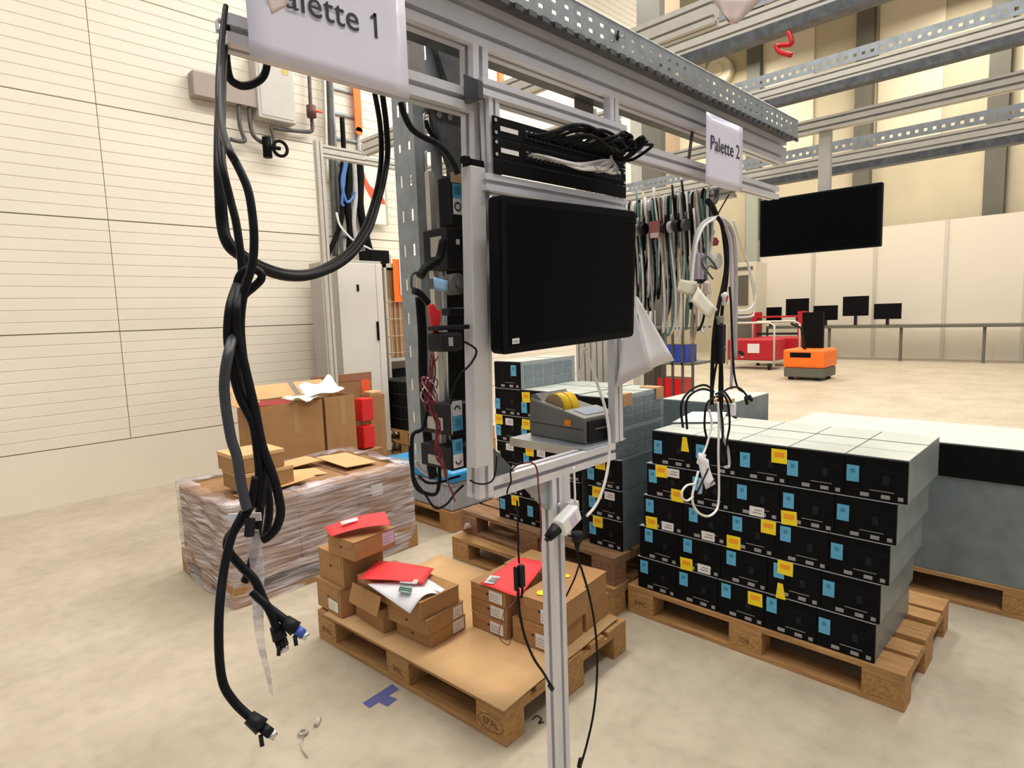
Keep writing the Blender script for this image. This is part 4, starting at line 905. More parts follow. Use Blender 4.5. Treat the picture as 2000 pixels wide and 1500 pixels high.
MB().prism(rrect(MW-.036,MH-.036,.003),(0.003,-.0007,0),X_,Z_,(0,.0006,0)).build('screen',SCR,mon)
MB().box(-MW/2+.030,-.0018,-MH/2+.022,-MW/2+.052,-.0008,-MH/2+.034).build('white_sticker',WHT,mon)
MB().box(-MW/2+.033,-.0022,-MH/2+.026,-MW/2+.048,-.0019,-MH/2+.029).build('sticker_print',GRYL,mon)
MB().box(-.10,.038,-.07,.10,.048,.07).build('mount_plate',BLKM,mon)
# ------------------------------------------------------------------ patch panels and cables
for i,(z0,z1,lab) in enumerate(((1.888,1.931,'upper black patch panel with white strip label in the frame rack'),(1.842,1.886,'lower black patch panel with white strip label in the frame rack'))):
    c=thing('network_patchbay',lab,'patch panel',(.970,.990,z0))
    MB().box(0,0,0,.505,.0035,z1-z0).build('face_plate',BLKM,c,.001)
    MB().box(.02,.0036,.004,.485,.03,z1-z0-.004).build('housing',BLKM,c)
    MB().box(.022,-.0008,.014,.078,-.0001,.024).build('label_strip',WHT,c)
    for sx_ in (.008,.497):
        for zz in (.008,.034): MB().cyl((sx_,-.002,zz),(sx_,-.0001,zz),.004,8).build('screw',STEEL,c)
    for k in range(24):
        x=.100+k*.016; MB().box(x,-.0012,.010,x+.0125,-.0001,.024).build('port',BLK,c)
        MB().box(x+.002,-.0018,.026,x+.0105,-.0013,.029).build('port_mark',GRYL,c)
c=thing('blanking_plate','plain black blanking panel under the two patch panels','panel',(.970,.990,1.8095)); MB().box(0,0,0,.505,.0035,.031).build('face_plate',BLKM,c,.001)
random.seed(11)
E1=(1.3860,0.9300,1.9132)
for k in range(24):
    x=.970+.106+k*.0158; s=(x,.9845,1.888+.017); dx=E1[0]-x
    yb=.965-.002*k+random.uniform(-.012,.004)
    pts=[s,(x+.01,.955+random.uniform(-.01,.01),1.902),(x+.3*dx,yb-.03,1.905+.012*math.sin(k)+.02),(x+.7*dx,yb-.03,1.915+random.uniform(-.012,.02)),(E1[0]-.01+random.uniform(-.02,.02),.950+random.uniform(-.015,.01),1.925+random.uniform(-.02,.014)),(1.395+k*.0018,.984,1.950),(1.39+k*.0018,1.03,1.951),(1.40,1.10,1.935)]
    cable('patch_cable','black patch cable from the upper patch panel gathered to the right',pts,.0040,RUB,'black patch cables',k=5,n=6)
for k in range(18):
    x=.970+.106+k*.015; dx=E1[0]-x
    pts=[(x,.9845,1.860),(x+.01,.962,1.861-.002),(x+.35*dx,.945-.001*k,1.858-.010+random.uniform(-.006,.006)),(x+.7*dx,.945,1.868+random.uniform(-.008,.008)),(E1[0]-.03,.955,1.890+random.uniform(-.008,.008)),(1.36+k*.0018,.982,1.944),(1.35+k*.0018,1.03,1.946),(1.36,1.10,1.93)]
    cable('patch_cable','white patch cable from the lower patch panel sweeping up right',pts,.0034,WHTC if k%4 else GRYC,'white patch cables',k=5,n=6)

# ------------------------------------------------------------------ shelf and label printer
t=thing('printer_shelf','grey sheet steel shelf on the frame under the label printer','shelf',(1.345,1.045,1.1155))
MB().box(0,.0,0,.195,.30,.003).build('plate',GALV,t); MB().box(-.003,.042,-.022,0,.30,.003).build('front_lip',ALUB,t); MB().box(0,.041,-.018,.13,.043,-.0001).build('side_lip',GALV,t)
rz=math.radians(-5)
t=thing('label_printer','grey label printer holding a yellow label roll on the steel shelf','printer',(1.392,1.088,1.119),rz)
PW,PD=.150,.235
prof=[(0,0),(PD,0),(PD,.108),(PD-.015,.112),(0,.072)]
MB().prism(prof,(0,0,0),Y_,Z_,(PW,0,0)).build('body',PRN,t,.004)
MB().prism([(0,0.0),(.005,0),(.005,.060),(0,.060)],(.012,-.0055,.006),Y_,Z_,(PW-.022,0,0)).build('front_bezel',BLK,t)
MB().box(.04,-.0075,.04,.10,-.0056,.0425).build('label_slot',GRYL,t)
def top(y): return .072+(y)*(.112-.072)/(PD-.015)
MB().quadbox([(0.002,.002,.0725),(PW-.002,.002,.0725),(PW-.002,.085,.088),(0.002,.085,.088),(0.002,.002,.077),(PW-.002,.002,.077),(PW-.002,.085,.0925),(0.002,.085,.0925)]).build('control_panel',PRNL,t)
MB().quadbox([(.03,.02,.081),(.12,.02,.081),(.12,.07,.090),(.03,.07,.090),(.03,.02,.0825),(.12,.02,.0825),(.12,.07,.0915),(.03,.07,.0915)]).build('keypad',mat('keypad_blue_grey',(.30,.36,.42),.5),t)
MB().box(-.0025,.052,.048,-.0001,.078,.066).build('orange_latch',ORB,t)
MB().box(-.0012,.0,.042,-.0001,PD,.0435).build('seam',BLK,t)
MB().quadbox([(0,.09,.0885),(.008,.09,.0885),(.008,PD-.01,.112),(0,PD-.01,.112),(0,.09,.096),(.008,.09,.096),(.008,PD-.01,.120),(0,PD-.01,.120)]).build('side_rim',PRNL,t)
MB().prism([(PD-.06,.108),(PD-.005,.112),(PD-.005,.130),(PD-.025,.134)],(.005,0,0),Y_,Z_,(.135,0,0)).build('lid_back',PRN,t)
c_=(.03,.145,.095); MB().cyl((.018,.140,.092),(.082,.140,.092),.045,28).build('label_roll',YROL,t); MB().cyl((.016,.140,.092),(.0175,.140,.092),.043,28).build('roll_side',mat('roll_kraft',(.35,.24,.12),.7),t)
MB().tube([(.0495+.0002,.140+.0462*math.cos(a*math.pi/14),.092+.0462*math.sin(a*math.pi/14)) for a in range(15)],.0012,4).build('roll_gap',ORG,t)
# small white switch & items left of the shelf (device stack behind post)
t=thing('network_switch','small white topped box behind the shelf beam near the left post','device',(1.0386,1.0805,1.1350))
t.location=(1.10,1.22,1.10); MB().box(-.05,-.02,.02,.06,.10,.028).build('lid',CASET,t); MB().box(-.05,-.02,.0,.06,.10,.0195).build('body',PRN,t)
t=thing('connector_block','black connector block with white bands above the shelf beam corner','device',(1.005,1.10,1.116))
MB().box(0,0,0,.03,.04,.085).build('block',BLK,t); MB().box(-.001,-.001,.03,.031,-.0001,.040).build('band',WHT,t); MB().box(-.001,-.001,.066,.031,-.0001,.076).build('band',WHT,t)
# white cables from the monitor to the socket
cable('white_cable','white cable hanging from the monitor in a wide curve to the power socket',[(1.3036,1.0100,1.4060),(1.3183,1.0100,1.3776),(1.3505,1.0100,1.3121),(1.3839,1.0100,1.2443),(1.4036,1.0100,1.1688),(1.4040,1.0100,1.0952),(1.3851,1.0100,1.0324),(1.3572,1.0100,0.9871),(1.3280,1.0100,0.9620),(1.2952,1.0100,0.9472)],.0042,WHTC)
cable('white_cable','short white cable slanting left from under the monitor',[(1.3506,1.0500,1.3997),(1.3379,1.0500,1.3610),(1.3226,1.0500,1.3129)],.003,WHTC)
cable('white_cable','thin white lead hanging from the shelf beam to the socket adapter',[(1.2572,1.0200,1.0908),(1.2579,1.0200,1.0513),(1.2589,1.0200,1.0158),(1.2581,1.0200,0.9947)],.003,WHTC)
t=thing('socket_strip','white two-way power socket tilted against the centre post','socket',(1.2064,0.9900,0.9555)); t.rotation_euler=(0,-math.radians(22),0)
MB().box(-.034,0,-.018,.042,.035,.026).build('body',SOCK,t,.005); MB().box(-.002,-.0012,-.012,.022,-.0001,.020).build('label',PINKL,t)
t2=thing('socket_adapter','grey white adapter block above the tilted power socket','adapter',(1.2593,1.0200,0.9660)); MB().box(-.016,0,-.018,.018,.03,.028).build('body',mat('socket_grey',(.62,.60,.56),.5),t2,.003)
t=thing('mains_plug','black mains plug in the left end of the white socket','plug',(1.1209,0.9850,0.9533)); MB().cyl((.018,0,.008),(-.014,0,-.006),.017,12,.012).build('plug',BLK,t); MB().cyl((-.014,0,-.006),(-.022,0,-.012),.006,8).build('strain_relief',BLK,t)
t=thing('mains_plug','black mains plug hanging under the white socket','plug',(1.2384,1.0000,0.8981)); MB().cyl((0,0,.022),(0,0,-.004),.016,12,.014).build('plug',BLK,t); MB().cyl((0,0,-.004),(0,0,-.03),.009,8,.005).build('strain_relief',BLK,t)
cable('hanging_cable','thin black cable from the plug down to the floor right of the centre post',[(1.2394,1.0000,0.8651),(1.2448,1.0000,0.8320),(1.2552,1.0000,0.8114),(1.2843,1.0000,0.7315),(1.3050,1.0000,0.6493),(1.3163,1.0000,0.5538),(1.3107,1.0000,0.4489),(1.2914,1.0000,0.3657),(1.2634,1.0000,0.3034),(1.2364,1.0000,0.2571)],.0032,RUB)
cable('hanging_cable','thin black cable branching back behind the centre post',[(1.3193,1.0600,0.7860),(1.2973,1.0600,0.7539),(1.2642,1.0600,0.7204),(1.2457,1.0600,0.7047)],.0025,RUB)
t=thing('cable_plug','small black connector at the end of the floor cable','plug',(1.2296,1.0000,0.2610)); MB().rbox((0,0,0),(.012,.01,.026),0,0,.4).build('plug',BLK,t,.002)
t=thing('inline_connector','pair of black inline connectors hanging left of the centre post','connector',(1.0072,0.9900,0.8728))
MB().rbox((.004,0,.005),(.016,.014,.055)).build('connector',BLK,t,.003); MB().rbox((-.008,.006,.0),(.008,.012,.06)).build('connector',BLK,t,.003)
cable('hanging_cable','black cable from the shelf beam down to the inline connectors',[(1.0159,1.0000,1.0604),(1.0157,1.0000,1.0202),(1.0145,1.0000,0.9572),(1.0148,1.0000,0.9252),(1.0157,1.0000,0.9057)],.0024,RUB)
cable('hanging_cable','brown black cable curving from the connectors to the foot of the post',[(0.9940,0.9850,0.8533),(0.9952,0.9850,0.8018),(1.0097,0.9850,0.7313),(1.0395,0.9850,0.6591),(1.0752,0.9850,0.6024),(1.1008,0.9850,0.5558)],.0034,RUB)
cable('hanging_cable','short stub of cable beneath the right inline connector',[(1.0211,0.9950,0.8666),(1.0179,0.9950,0.8354),(1.0136,0.9950,0.8201)],.003,RUB)
t=thing('cable_plug','small black plug at the post end of the curved cable','plug',(1.1007,0.9850,0.5531)); MB().rbox((0,0,0),(.011,.01,.022),0,0,-.5).build('plug',BLK,t,.002)
cable('thin_wire','thin dark wire loop hanging in front of the labelled boxes',[(1.0138,0.9900,0.8988),(1.0971,1.1000,0.7513),(1.2482,1.3000,0.5950),(1.2233,1.3000,0.5388),(1.2327,1.3000,0.5068),(1.2651,1.3000,0.4831),(1.2700,1.3000,0.5365)],.0013,REDC,cat='wire')

# ------------------------------------------------------------------ papers behind the monitor
t=thing('folded_sheets','white and grey paper sheets hanging behind the right edge of the monitor','paper',(0,0,0))
MB().sheet(grid4((1.5174,1.0000,1.5516),(1.5356,1.0000,1.5399),(1.6714,0.9600,1.3466),(1.5899,0.9900,1.3244),6,6,lambda u,v:(0,.006*math.sin(4*u),0)),.0008).build('front_sheet',PAPER,t)
MB().sheet(grid4((1.5264,1.0200,1.5481),(1.5576,1.0200,1.5108),(1.6439,1.0200,1.3186),(1.4683,1.0200,1.2805),6,6,lambda u,v:(0,.008*math.sin(3*u+v),0)),.0008).build('rear_sheet',PAPERG,t)

# ------------------------------------------------------------------ cable rail with hanging cords (behind)
t=thing('cord_rail','horizontal beige rail behind the frame holding many cords','rail',(2.35,1.09,1.925))
profile(MB(),(0,0,0),X_,.035,Z_,.034,(0,.95,0)).build('rail',ALUB,t)
bar_z(1.962,2.42,2.35,1.75,.03,.03).build('hanger',ALUB,None).parent=None
h=bpy.data.objects['hanger']; tag(h,'slim vertical hanger holding up the beige cord rail','hanger')
random.seed(21)
for k in range(42):
    y=1.19+k*.0108; zt_=1.962; zb=random.uniform(1.36,1.60); mm=[WHTC,GRNC,RUB,GRYC,WHTC,mat('tan_cable',(.45,.36,.27),.5),RUB][k%7]; w_=random.uniform(.02,.05)
    nm={'white_cable':'white','green_cable':'green','cable_rubber':'black','grey_cable':'grey','tan_cable':'tan'}[mm.name]
    pts=[(2.345,y,zb+.30),(2.34,y,1.95),(2.365,y,1.966),(2.39,y+.005,1.95),(2.40,y+.01,1.80),(2.37,y+w_,zb+.1),(2.35,y+w_*.6,zb),(2.33,y-w_*.3,zb+.06),(2.325,y-w_*.4,zb+.20),(2.33,y+.01,zb+.42)]
    cable('looped_lead','%s cord looped over the beige rail behind the monitor'%nm,pts,.005 if nm!='white' else .0055,mm,'%s cords on the beige rail'%nm,k=4,n=6)
for k,(px,py,mm) in enumerate(((1258,447,BLK),(1300,444,BLK),(1325,441,BLK),(1338,439,PIPE),(1245,449,GRYC),(1312,443,GRYC))):
    p=[(2.3000,1.4560,1.8435),(2.3000,1.3536,1.8375),(2.3000,1.2952,1.8365),(2.3000,1.2610,1.8363),(2.3000,1.4864,1.8429),(2.3000,1.3253,1.8361)][k]
    t=thing('round_plug','round plug end in the row hanging behind the monitor',"plug",p,0,'round plugs on the beige rail'); MB().cyl((0,-.008,0),(0,.012,0),.024,14).build('plug_disc',mm,t); MB().cyl((0,0,.02),(0,0,.05),.006,6).build('neck',mm,t)
t=thing('red_plug_box','faded red square socket among the cords behind the monitor','socket',(2.3000,1.4065,1.8418)); MB().box(0,-.025,-.02,.02,.025,.028).build('housing',mat('faded_red',(.30,.10,.09),.6),t); MB().box(-.001,-.02,-.04,.02,.02,-.0201).build('lower_half',mat('pale_rose',(.62,.48,.44),.6),t)

# ------------------------------------------------------------------ big cable bundle hanging on the right
def P0(d,pts): return pts
cable('bundle_strap','black strap gathering the big cable bundle under the second sign',[(1.9676,1.0000,1.8564),(2.0040,1.0000,1.8383),(2.0264,1.0000,1.8150),(2.0340,1.0000,1.8071)],.010,RUB,cat='strap')
cable('bundle_strap','thin black cord from the lower rail to the big bundle',[(2.1261,1.0000,1.8940),(2.0794,1.0000,1.8543),(2.0415,1.0000,1.8197)],.0025,RUB,cat='strap')
cable('bundle_strap','grey band knotted under the second sign',[(2.0334,1.0000,1.8972),(2.0261,1.0000,1.8659),(1.9966,1.0000,1.8460)],.009,PIPE,cat='strap')
RB=[('grey_loop','grey cable loop forming the left arc of the big bundle',[(2.0137,0.9900,1.8040),(1.9339,0.9900,1.7856),(1.8785,0.9900,1.7438),(1.8548,0.9900,1.6856),(1.8446,0.9900,1.6202),(1.8377,0.9900,1.5467)],.007,GRYC),
('grey_loop','white cable loop inside the left arc of the big bundle',[(2.0007,0.9800,1.8033),(1.9075,0.9800,1.7691),(1.8595,0.9800,1.7172),(1.8394,0.9800,1.6678),(1.8192,0.9800,1.5705),(1.8125,0.9800,1.5220)],.005,WHTC),
('grey_loop','grey cable loop forming the right arc of the big bundle',[(2.0136,0.9900,1.8057),(2.0903,0.9900,1.7915),(2.1387,0.9900,1.7529),(2.1561,0.9900,1.6824),(2.1618,0.9900,1.5741),(2.1593,0.9900,1.4643),(2.1616,0.9900,1.3160)],.008,GRYC),
('grey_loop','lighter grey cable loop beside the right arc of the big bundle',[(2.0082,0.9800,1.8005),(2.0616,0.9800,1.7725),(2.0935,0.9800,1.7226),(2.1025,0.9800,1.6439),(2.1084,0.9800,1.5015),(2.1147,0.9800,1.3380),(2.1082,0.9800,1.2097)],.006,mat('lilac_cable',(.50,.47,.55),.4)),
('black_drop','black cable dropping through the middle of the big bundle',[(1.9803,0.9700,1.7985),(2.0102,0.9700,1.7759),(2.0335,0.9700,1.7096),(2.0420,0.9700,1.6412),(2.0197,0.9700,1.5717),(1.9936,0.9700,1.5200),(1.9608,0.9700,1.4349),(1.9466,0.9700,1.3323),(1.9401,0.9700,1.1763)],.007,RUB),
('black_drop','second black cable dropping close behind the middle one',[(2.0491,1.0000,1.8084),(2.0959,1.0000,1.7687),(2.1167,1.0000,1.6816),(2.1097,1.0000,1.5921),(2.0751,1.0000,1.4847),(2.0684,1.0000,1.3589),(2.0584,1.0000,1.1404)],.006,RUB),
('white_loop','large white cable loop on the right side of the big bundle',[(2.1595,1.0000,1.8090),(2.2279,1.0000,1.7233),(2.2906,1.0000,1.6515),(2.3469,1.0000,1.5762),(2.3572,1.0000,1.5375),(2.3211,1.0000,1.4990),(2.2628,1.0000,1.4866),(2.1977,1.0000,1.4859)],.004,WHTC),
('white_loop','white cable corner loop below the large white loop',[(2.2906,1.0000,1.6515),(2.3432,1.0000,1.5375),(2.3401,1.0000,1.4754),(2.3127,1.0000,1.4644),(2.2195,1.0000,1.4630),(2.1560,1.0000,1.4683)],.004,WHTC),
('inner_cable','thin dark cable criss-crossing inside the big bundle',[(1.9079,0.9800,1.6046),(1.9361,0.9800,1.6386),(1.9945,0.9800,1.6320),(1.9218,0.9800,1.6714),(1.8938,0.9800,1.6455),(1.9652,0.9800,1.5973)],.003,PIPE),
('inner_cable','thin pale cable crossing inside the big bundle arc',[(1.9954,0.9900,1.7603),(1.9593,0.9900,1.6739),(1.9132,0.9900,1.6054)],.003,GRYC)]
for nm,lab,pts,r,mm in RB: cable(nm,lab,pts,r,mm)
t=thing('paper_tag','cream paper tag hanging aslant in the big cable bundle','tag',(0,0,0))
MB().sheet(grid4((1.8092,0.9500,1.5688),(1.9417,0.9500,1.4962),(1.8845,0.9500,1.4657),(1.7634,0.9500,1.5244),4,4,lambda u,v:(0,.003*math.sin(3*u),0)),.0008).build('tag_paper',PAPERY,t)
t=thing('paper_tag','creased cream tag left of the slanted one in the big bundle','tag',(0,0,0))
MB().sheet(grid4((1.7307,0.9700,1.5925),(1.8338,0.9700,1.5863),(1.8072,0.9700,1.5378),(1.7119,0.9700,1.5566),4,4,lambda u,v:(0,.004*math.sin(5*u),0)),.0008).build('tag_paper',mat('cream_dim',(.66,.62,.50),.7),t)
for k,(lab,mm) in enumerate((('rounded white plug with red mark low in the big bundle',SOCK),('pinkish plug behind the cream tag in the big bundle',mat('pink_plug',(.62,.50,.46),.5)))):
    p=(2.0145,0.9600,1.5298) if k==0 else (1.9256,0.9800,1.5681)
    t=thing('white_plug',lab,'plug',p); MB().rbox((0,0,0),(.030,.02,.045),0,0,-.3).build('plug_body',mm,t,.008)
    if k==0: MB().rbox((-.010,-.012,.0),(.008,.002,.022),0,0,.6).build('red_mark',RED,t)
t=thing('red_plug','dark red plug inside the right of the big bundle','plug',(2.0195,1.0000,1.7256)); MB().rbox((0,0,0),(.026,.02,.02),0,0,.5).build('plug_body',mat('plug_red',(.35,.03,.03),.5),t,.004)
t=thing('round_adapter','pale round adapter in the centre of the big bundle','adapter',(2.0275,1.0000,1.6604)); MB().cyl((0,-.012,0),(0,.012,0),.026,16).build('body',mat('adapter_pale',(.62,.62,.56),.5),t)
t=thing('lilac_plug_row','two grey lilac plugs with black tips left of the middle cable','plug',(1.8785,0.9900,1.6376))
for i in range(2): MB().rbox((.0+i*.028,0,0),(.020,.014,.085)).build('plug_body',mat('plug_lilac',(.36,.34,.40),.5),t,.003); MB().rbox((.0+i*.028,0,-.048),(.010,.012,.014)).build('tip',BLK,t)
t=thing('power_brick','long black power brick hanging in the big bundle','power brick',(1.9780,0.9600,1.3788))
MB().rbox((0,0,0),(.034,.03,.135),0,0,.02).build('brick',BLK,t,.006); MB().tube([(.004+.006*math.cos(i*math.pi/6),-.0158,-.02+.014*math.sin(i*math.pi/6)) for i in range(13)],.0008,4,cap=False).build('emblem_ring',GRYL,t)
MB().rbox((0,0,.082),(.026,.02,.025)).build('end_cap',MATS['brown_grey_steel'],t,.004)
for k,(pts,lab) in enumerate((([(1.9561,0.9600,1.3180),(1.9415,0.9600,1.2812),(1.9271,0.9600,1.2308),(1.9201,0.9600,1.1797)],'left black lead under the power brick'),([(1.9937,0.9600,1.3151),(1.9981,0.9600,1.2584),(1.9986,0.9600,1.2052),(1.9952,0.9600,1.1522)],'right black lead under the power brick'),
 ([(2.0701,0.9700,1.5722),(2.0829,0.9700,1.5015),(2.0921,0.9700,1.4119),(2.1061,0.9700,1.2840),(2.1361,0.9700,1.2166),(2.1790,0.9700,1.1931)],'long black lead passing right of the power brick'))): cable('brick_lead',lab,pts,.0038,RUB)
# lower burst of black cable ends
LB=[([(1.9071,0.9500,1.2336),(1.8468,0.9500,1.2536),(1.7693,0.9500,1.2487),(1.7145,0.9500,1.2259),(1.6986,0.9500,1.1928),(1.7109,0.9500,1.1348)],'arching left to a hanging end'),
([(1.9345,0.9600,1.2213),(1.8558,0.9600,1.2386),(1.7812,0.9600,1.2304),(1.7485,0.9600,1.2016),(1.7546,0.9600,1.1220)],'arching left beside the outermost end'),
([(1.9551,0.9500,1.2109),(2.0318,0.9500,1.2235),(2.1004,0.9500,1.2179),(2.1554,0.9500,1.1915),(2.1862,0.9500,1.1653)],'arching right toward two thin plugs'),
([(1.9365,0.9500,1.2044),(1.9816,0.9500,1.2079),(2.0207,0.9500,1.1676),(2.0334,0.9500,1.0938),(2.0143,0.9500,1.0426),(1.9994,0.9500,0.9728)],'dropping at the right of the lower tangle'),
([(1.9645,0.9600,1.1916),(1.9875,0.9600,1.1533),(2.0036,0.9600,1.0793),(1.9888,0.9600,1.0096),(2.0126,0.9600,0.9596)],'dropping at the centre right of the lower tangle'),
([(1.9218,0.9500,1.2061),(1.8644,0.9500,1.1876),(1.8506,0.9500,1.1216),(1.8648,0.9500,1.0766)],'dropping at the centre left of the lower tangle'),
([(1.9494,0.9600,1.2109),(2.0101,0.9600,1.2128),(2.0740,0.9600,1.1600),(2.0827,0.9600,1.1185),(2.1076,0.9600,1.1075)],'ending at a white wrapped plug')]
for pts,lab in LB: cable('tangle_cable','black cable of the lower tangle '+lab,pts,.0038,RUB)
LW=[([(1.9441,0.9500,1.1861),(1.9522,0.9500,1.1061),(1.9491,0.9500,1.0182),(1.9536,0.9500,0.9280),(1.9542,0.9500,0.8558),(1.9393,0.9500,0.8142),(1.8837,0.9500,0.8052),(1.8231,0.9500,0.8281),(1.7819,0.9500,0.8628),(1.7685,0.9500,0.8967),(1.7820,0.9500,0.9309),(1.8092,0.9500,0.9759)],.004,'long white cable falling from the tangle into the lowest loop'),
([(1.7887,0.9500,0.9378),(1.7356,0.9500,0.9447),(1.7034,0.9500,0.9322),(1.7032,0.9500,0.9124),(1.7354,0.9500,0.8946),(1.7752,0.9500,0.8985)],.0035,'small white cable ring left of the lowest loop'),
([(1.9020,0.9600,1.1647),(1.9205,0.9600,1.1100),(1.8845,0.9600,1.0461),(1.8561,0.9600,1.0166)],.0035,'short white cable behind the hanging paper strips'),
([(1.9928,0.9700,1.1517),(2.0247,0.9700,1.0567),(2.0652,0.9700,0.9944),(2.0740,0.9700,0.9366),(2.0417,0.9700,0.9394)],.005,'grey lilac cable ending right of the long white cable')]
for pts,r,lab in LW: cable('white_cable',lab,pts,r,WHTC if 'lilac' not in lab else MATS['lilac_cable'])
t=thing('wrapped_plug','white wrapped plug pair on a black bound cord above the lowest loop','plug',(0,0,0))
MB().sheet(grid4((1.7901,0.9400,1.0386),(1.8595,0.9400,1.0050),(1.9034,0.9400,0.9139),(1.8386,0.9400,0.9112),5,3,lambda u,v:(0,.004*math.sin(4*v),0)),.003).build('paper_wrap',PAPER,t)
MB().sheet(grid4((1.8065,0.9450,1.0382),(1.8551,0.9450,1.0223),(1.8272,0.9450,0.9867),(1.7929,0.9450,1.0054),2,2),.003).build('paper_tip',PAPER,t)
MB().tube([(1.7766,0.9400,0.9085),(1.8176,0.9400,0.9417),(1.8597,0.9400,0.9757)],.003,6).build('dark_band',RUB,t); MB().tube([(1.8246,0.9400,0.8920),(1.8599,0.9400,0.9150),(1.9033,0.9400,0.9316)],.003,6).build('dark_band',RUB,t)
MB().rbox((1.8230,0.9500,0.9216),(.018,.01,.05),0,0,.2).build('plug',mat('plug_blue_grey',(.35,.42,.50),.5),t,.003)
t=thing('paper_wrap','white paper wrapped round a plug at the right of the tangle','paper',(2.0607,0.9500,1.1443)); MB().rbox((0,0,0),(.018,.016,.045),0,0,.1).build('wrap',PAPER,t,.004)
for k,p in enumerate(((2.2037,0.9500,1.1670),(2.1689,0.9500,1.1637))):
    t=thing('thin_plug','%s of the two thin black plugs reaching right from the tangle'%('right','left')[k],'plug',p); MB().rbox((0,0,0),(.012,.01,.034),0,0,-.9 if k==0 else -.5).build('plug',BLK,t,.002)
    MB().rbox((.016 if k==0 else .010,0,-.012),(.005,.005,.008)).build('tip',STEEL,t)
t=thing('dark_plug','black plug with a white end below the big bundle at right','plug',(2.2349,1.0000,1.3295)); MB().rbox((0,0,0),(.03,.012,.012),0,0,.4).build('plug',BLK,t,.002); MB().rbox((.005,0,-.014),(.010,.006,.006)).build('tip',SOCK,t)

# ------------------------------------------------------------------ second monitor + far hall objects
t=thing('monitor','small black monitor hanging at the right edge of the photo','monitor',(3.6,1.04,1.785))
t.rotation_euler=(0,0,0)
a=(3.6000,1.5093,2.1097); MB().box(0,a[1]-.62-1.04,0,.04,a[1]-1.04,.32).build('housing',BEZ,t,.006); MB().box(-.002,a[1]-.60-1.04,.015,-.0002,a[1]-.015-1.04,.305).build('screen',SCR,t)
MB().box(.04,a[1]-.36-1.04,.12,.07,a[1]-.30-1.04,.69).build('mount_arm',ALUB,t)
def fbox(name,lab,cat,X,px0,py0,px1,py1,m,dep=.5,group=None): pass
t=thing('machine_cabinet','pale machine cabinet with dark window at the back of the hall','cabinet',(17,(17.0000,7.9078,0.0496)[1],0))
a=(17.0000,7.9244,2.7353); b=(17.0000,7.2499,2.6804); W=a[1]-b[1]
MB().box(0,-W,0,.8,0,a[2]).build('body',mat('machine_beige',(.62,.58,.46),.6),t,.01); MB().box(-.03,-W*.72,1.55,-.0005,-W*.30,a[2]-.35).build('window',mat('dark_window',(.10,.09,.08),.4),t); MB().box(-.03,-W*.9,a[2]-.2,-.0005,-W*.2,a[2]-.12).build('panel',MATS['dark_window'],t)
MB().box(-.02,-W,.3,-.0005,-W*.15,1.3).build('lower_panel',COLM,t)
t=thing('partition','light partition wall behind the red trolleys','partition',(19.2,(19.2000,8.1096,1.4864)[1],0)); a=(19.2000,8.1313,3.5303)
MB().box(0,-14,0,.1,0,a[2]).build('panel',mat('partition_beige',(.72,.66,.56),.6),t)
for k in range(8): MB().box(-.03,-.1-k*1.6,0,-.001,-.02-k*1.6,a[2]).build('post',ALUB,t)
t=thing('partition','grey green partition strip left of the hanging small monitor','partition',(19.0,(19.0000,8.3977,1.4988)[1],0)); a=(19.0000,8.3149,4.9233)
MB().box(0,(19.0000,8.0411,1.4871)[1]-(19.0000,8.3977,1.4988)[1],0,.1,0,a[2]).build('panel',mat('grey_green',(.34,.36,.30),.6),t)
t=thing('workbench','dark workbench of black monitors behind the red trolleys','workbench',(18.0,(18.0000,7.5644,0.7387)[1],0))
MB().box(0,-8,.85,.8,0,.92).build('worktop',COLM,t)
for k in range(5): MB().box(.1,-.25-k*1.7,0,.16,-.19-k*1.7,.85).build('leg',COLM,t)
for k in range(5):
    p=(18.2,(18.2000,7.5956,1.4841)[1]-.0-k*.75,.92); m_=thing('monitor','black monitor on the distant workbench, %s from the left'%ORD[k],'monitor',p)
    MB().box(0,-.62,.15+.1*(k%2),.05,0,.55+.22*(k%2)).build('housing',BEZ,m_); MB().box(.0,-.34,0,.1,-.28,.149+.1*(k%2)).build('stand',BLK,m_)
for k,(pxl,X) in enumerate(((1428,14.6),(1468,15.6))):
    a=(14.6000,6.8962,0.0987) if k==0 else (15.6000,6.6808,0.1174)
    w_=1.15
    t=thing('red_trolley','%s red tub trolley with a pale tube frame in the back hall'%('nearer left','farther right')[k],'trolley',(X,a[1],0))
    MB().box(0,-w_,.22,.7,0,.72).build('tub',REDS,t,.03)
    MB().tube([(0,-.0,.10),(0,-.0,1.05),(0,-.12,1.12),(0,-w_+.12,1.12),(0,-w_,1.05),(0,-w_,.1)],.025,6).build('frame',ALUB,t)
    for yy in (-.12,-w_+.12): MB().cyl((.05,yy-.02,.08),(.05,yy+.02,.08),.08,10).build('wheel',BLK,t)
    MB().box(0,-w_,.16,.7,0,.2195).build('base',ALUB,t)
    MB().box(-.01,-w_*.7,.40,-.0005,-w_*.45,.62).build('white_label',WHT,t)
t=thing('red_shelf','red upright shelf beside the machine cabinet in the back hall','shelf',(16.5,(16.5000,7.1034,0.9413)[1],0)); 
MB().box(0,-.12,0,.4,0,1.35).build('upright',REDS,t); MB().box(0,-1.2,.75,.4,-.12,.79).build('board',BLK,t); MB().box(0,-1.2,1.2,.4,-.12,1.24).build('board',REDS,t); MB().box(0.0,-1.3,0,.4,-1.2,1.35).build('upright',REDS,t)
a=(12.6000,4.8669,0.0340)
t=thing('pallet_truck','orange electric pallet truck at the right edge of the hall','truck',(12.8,a[1],0))
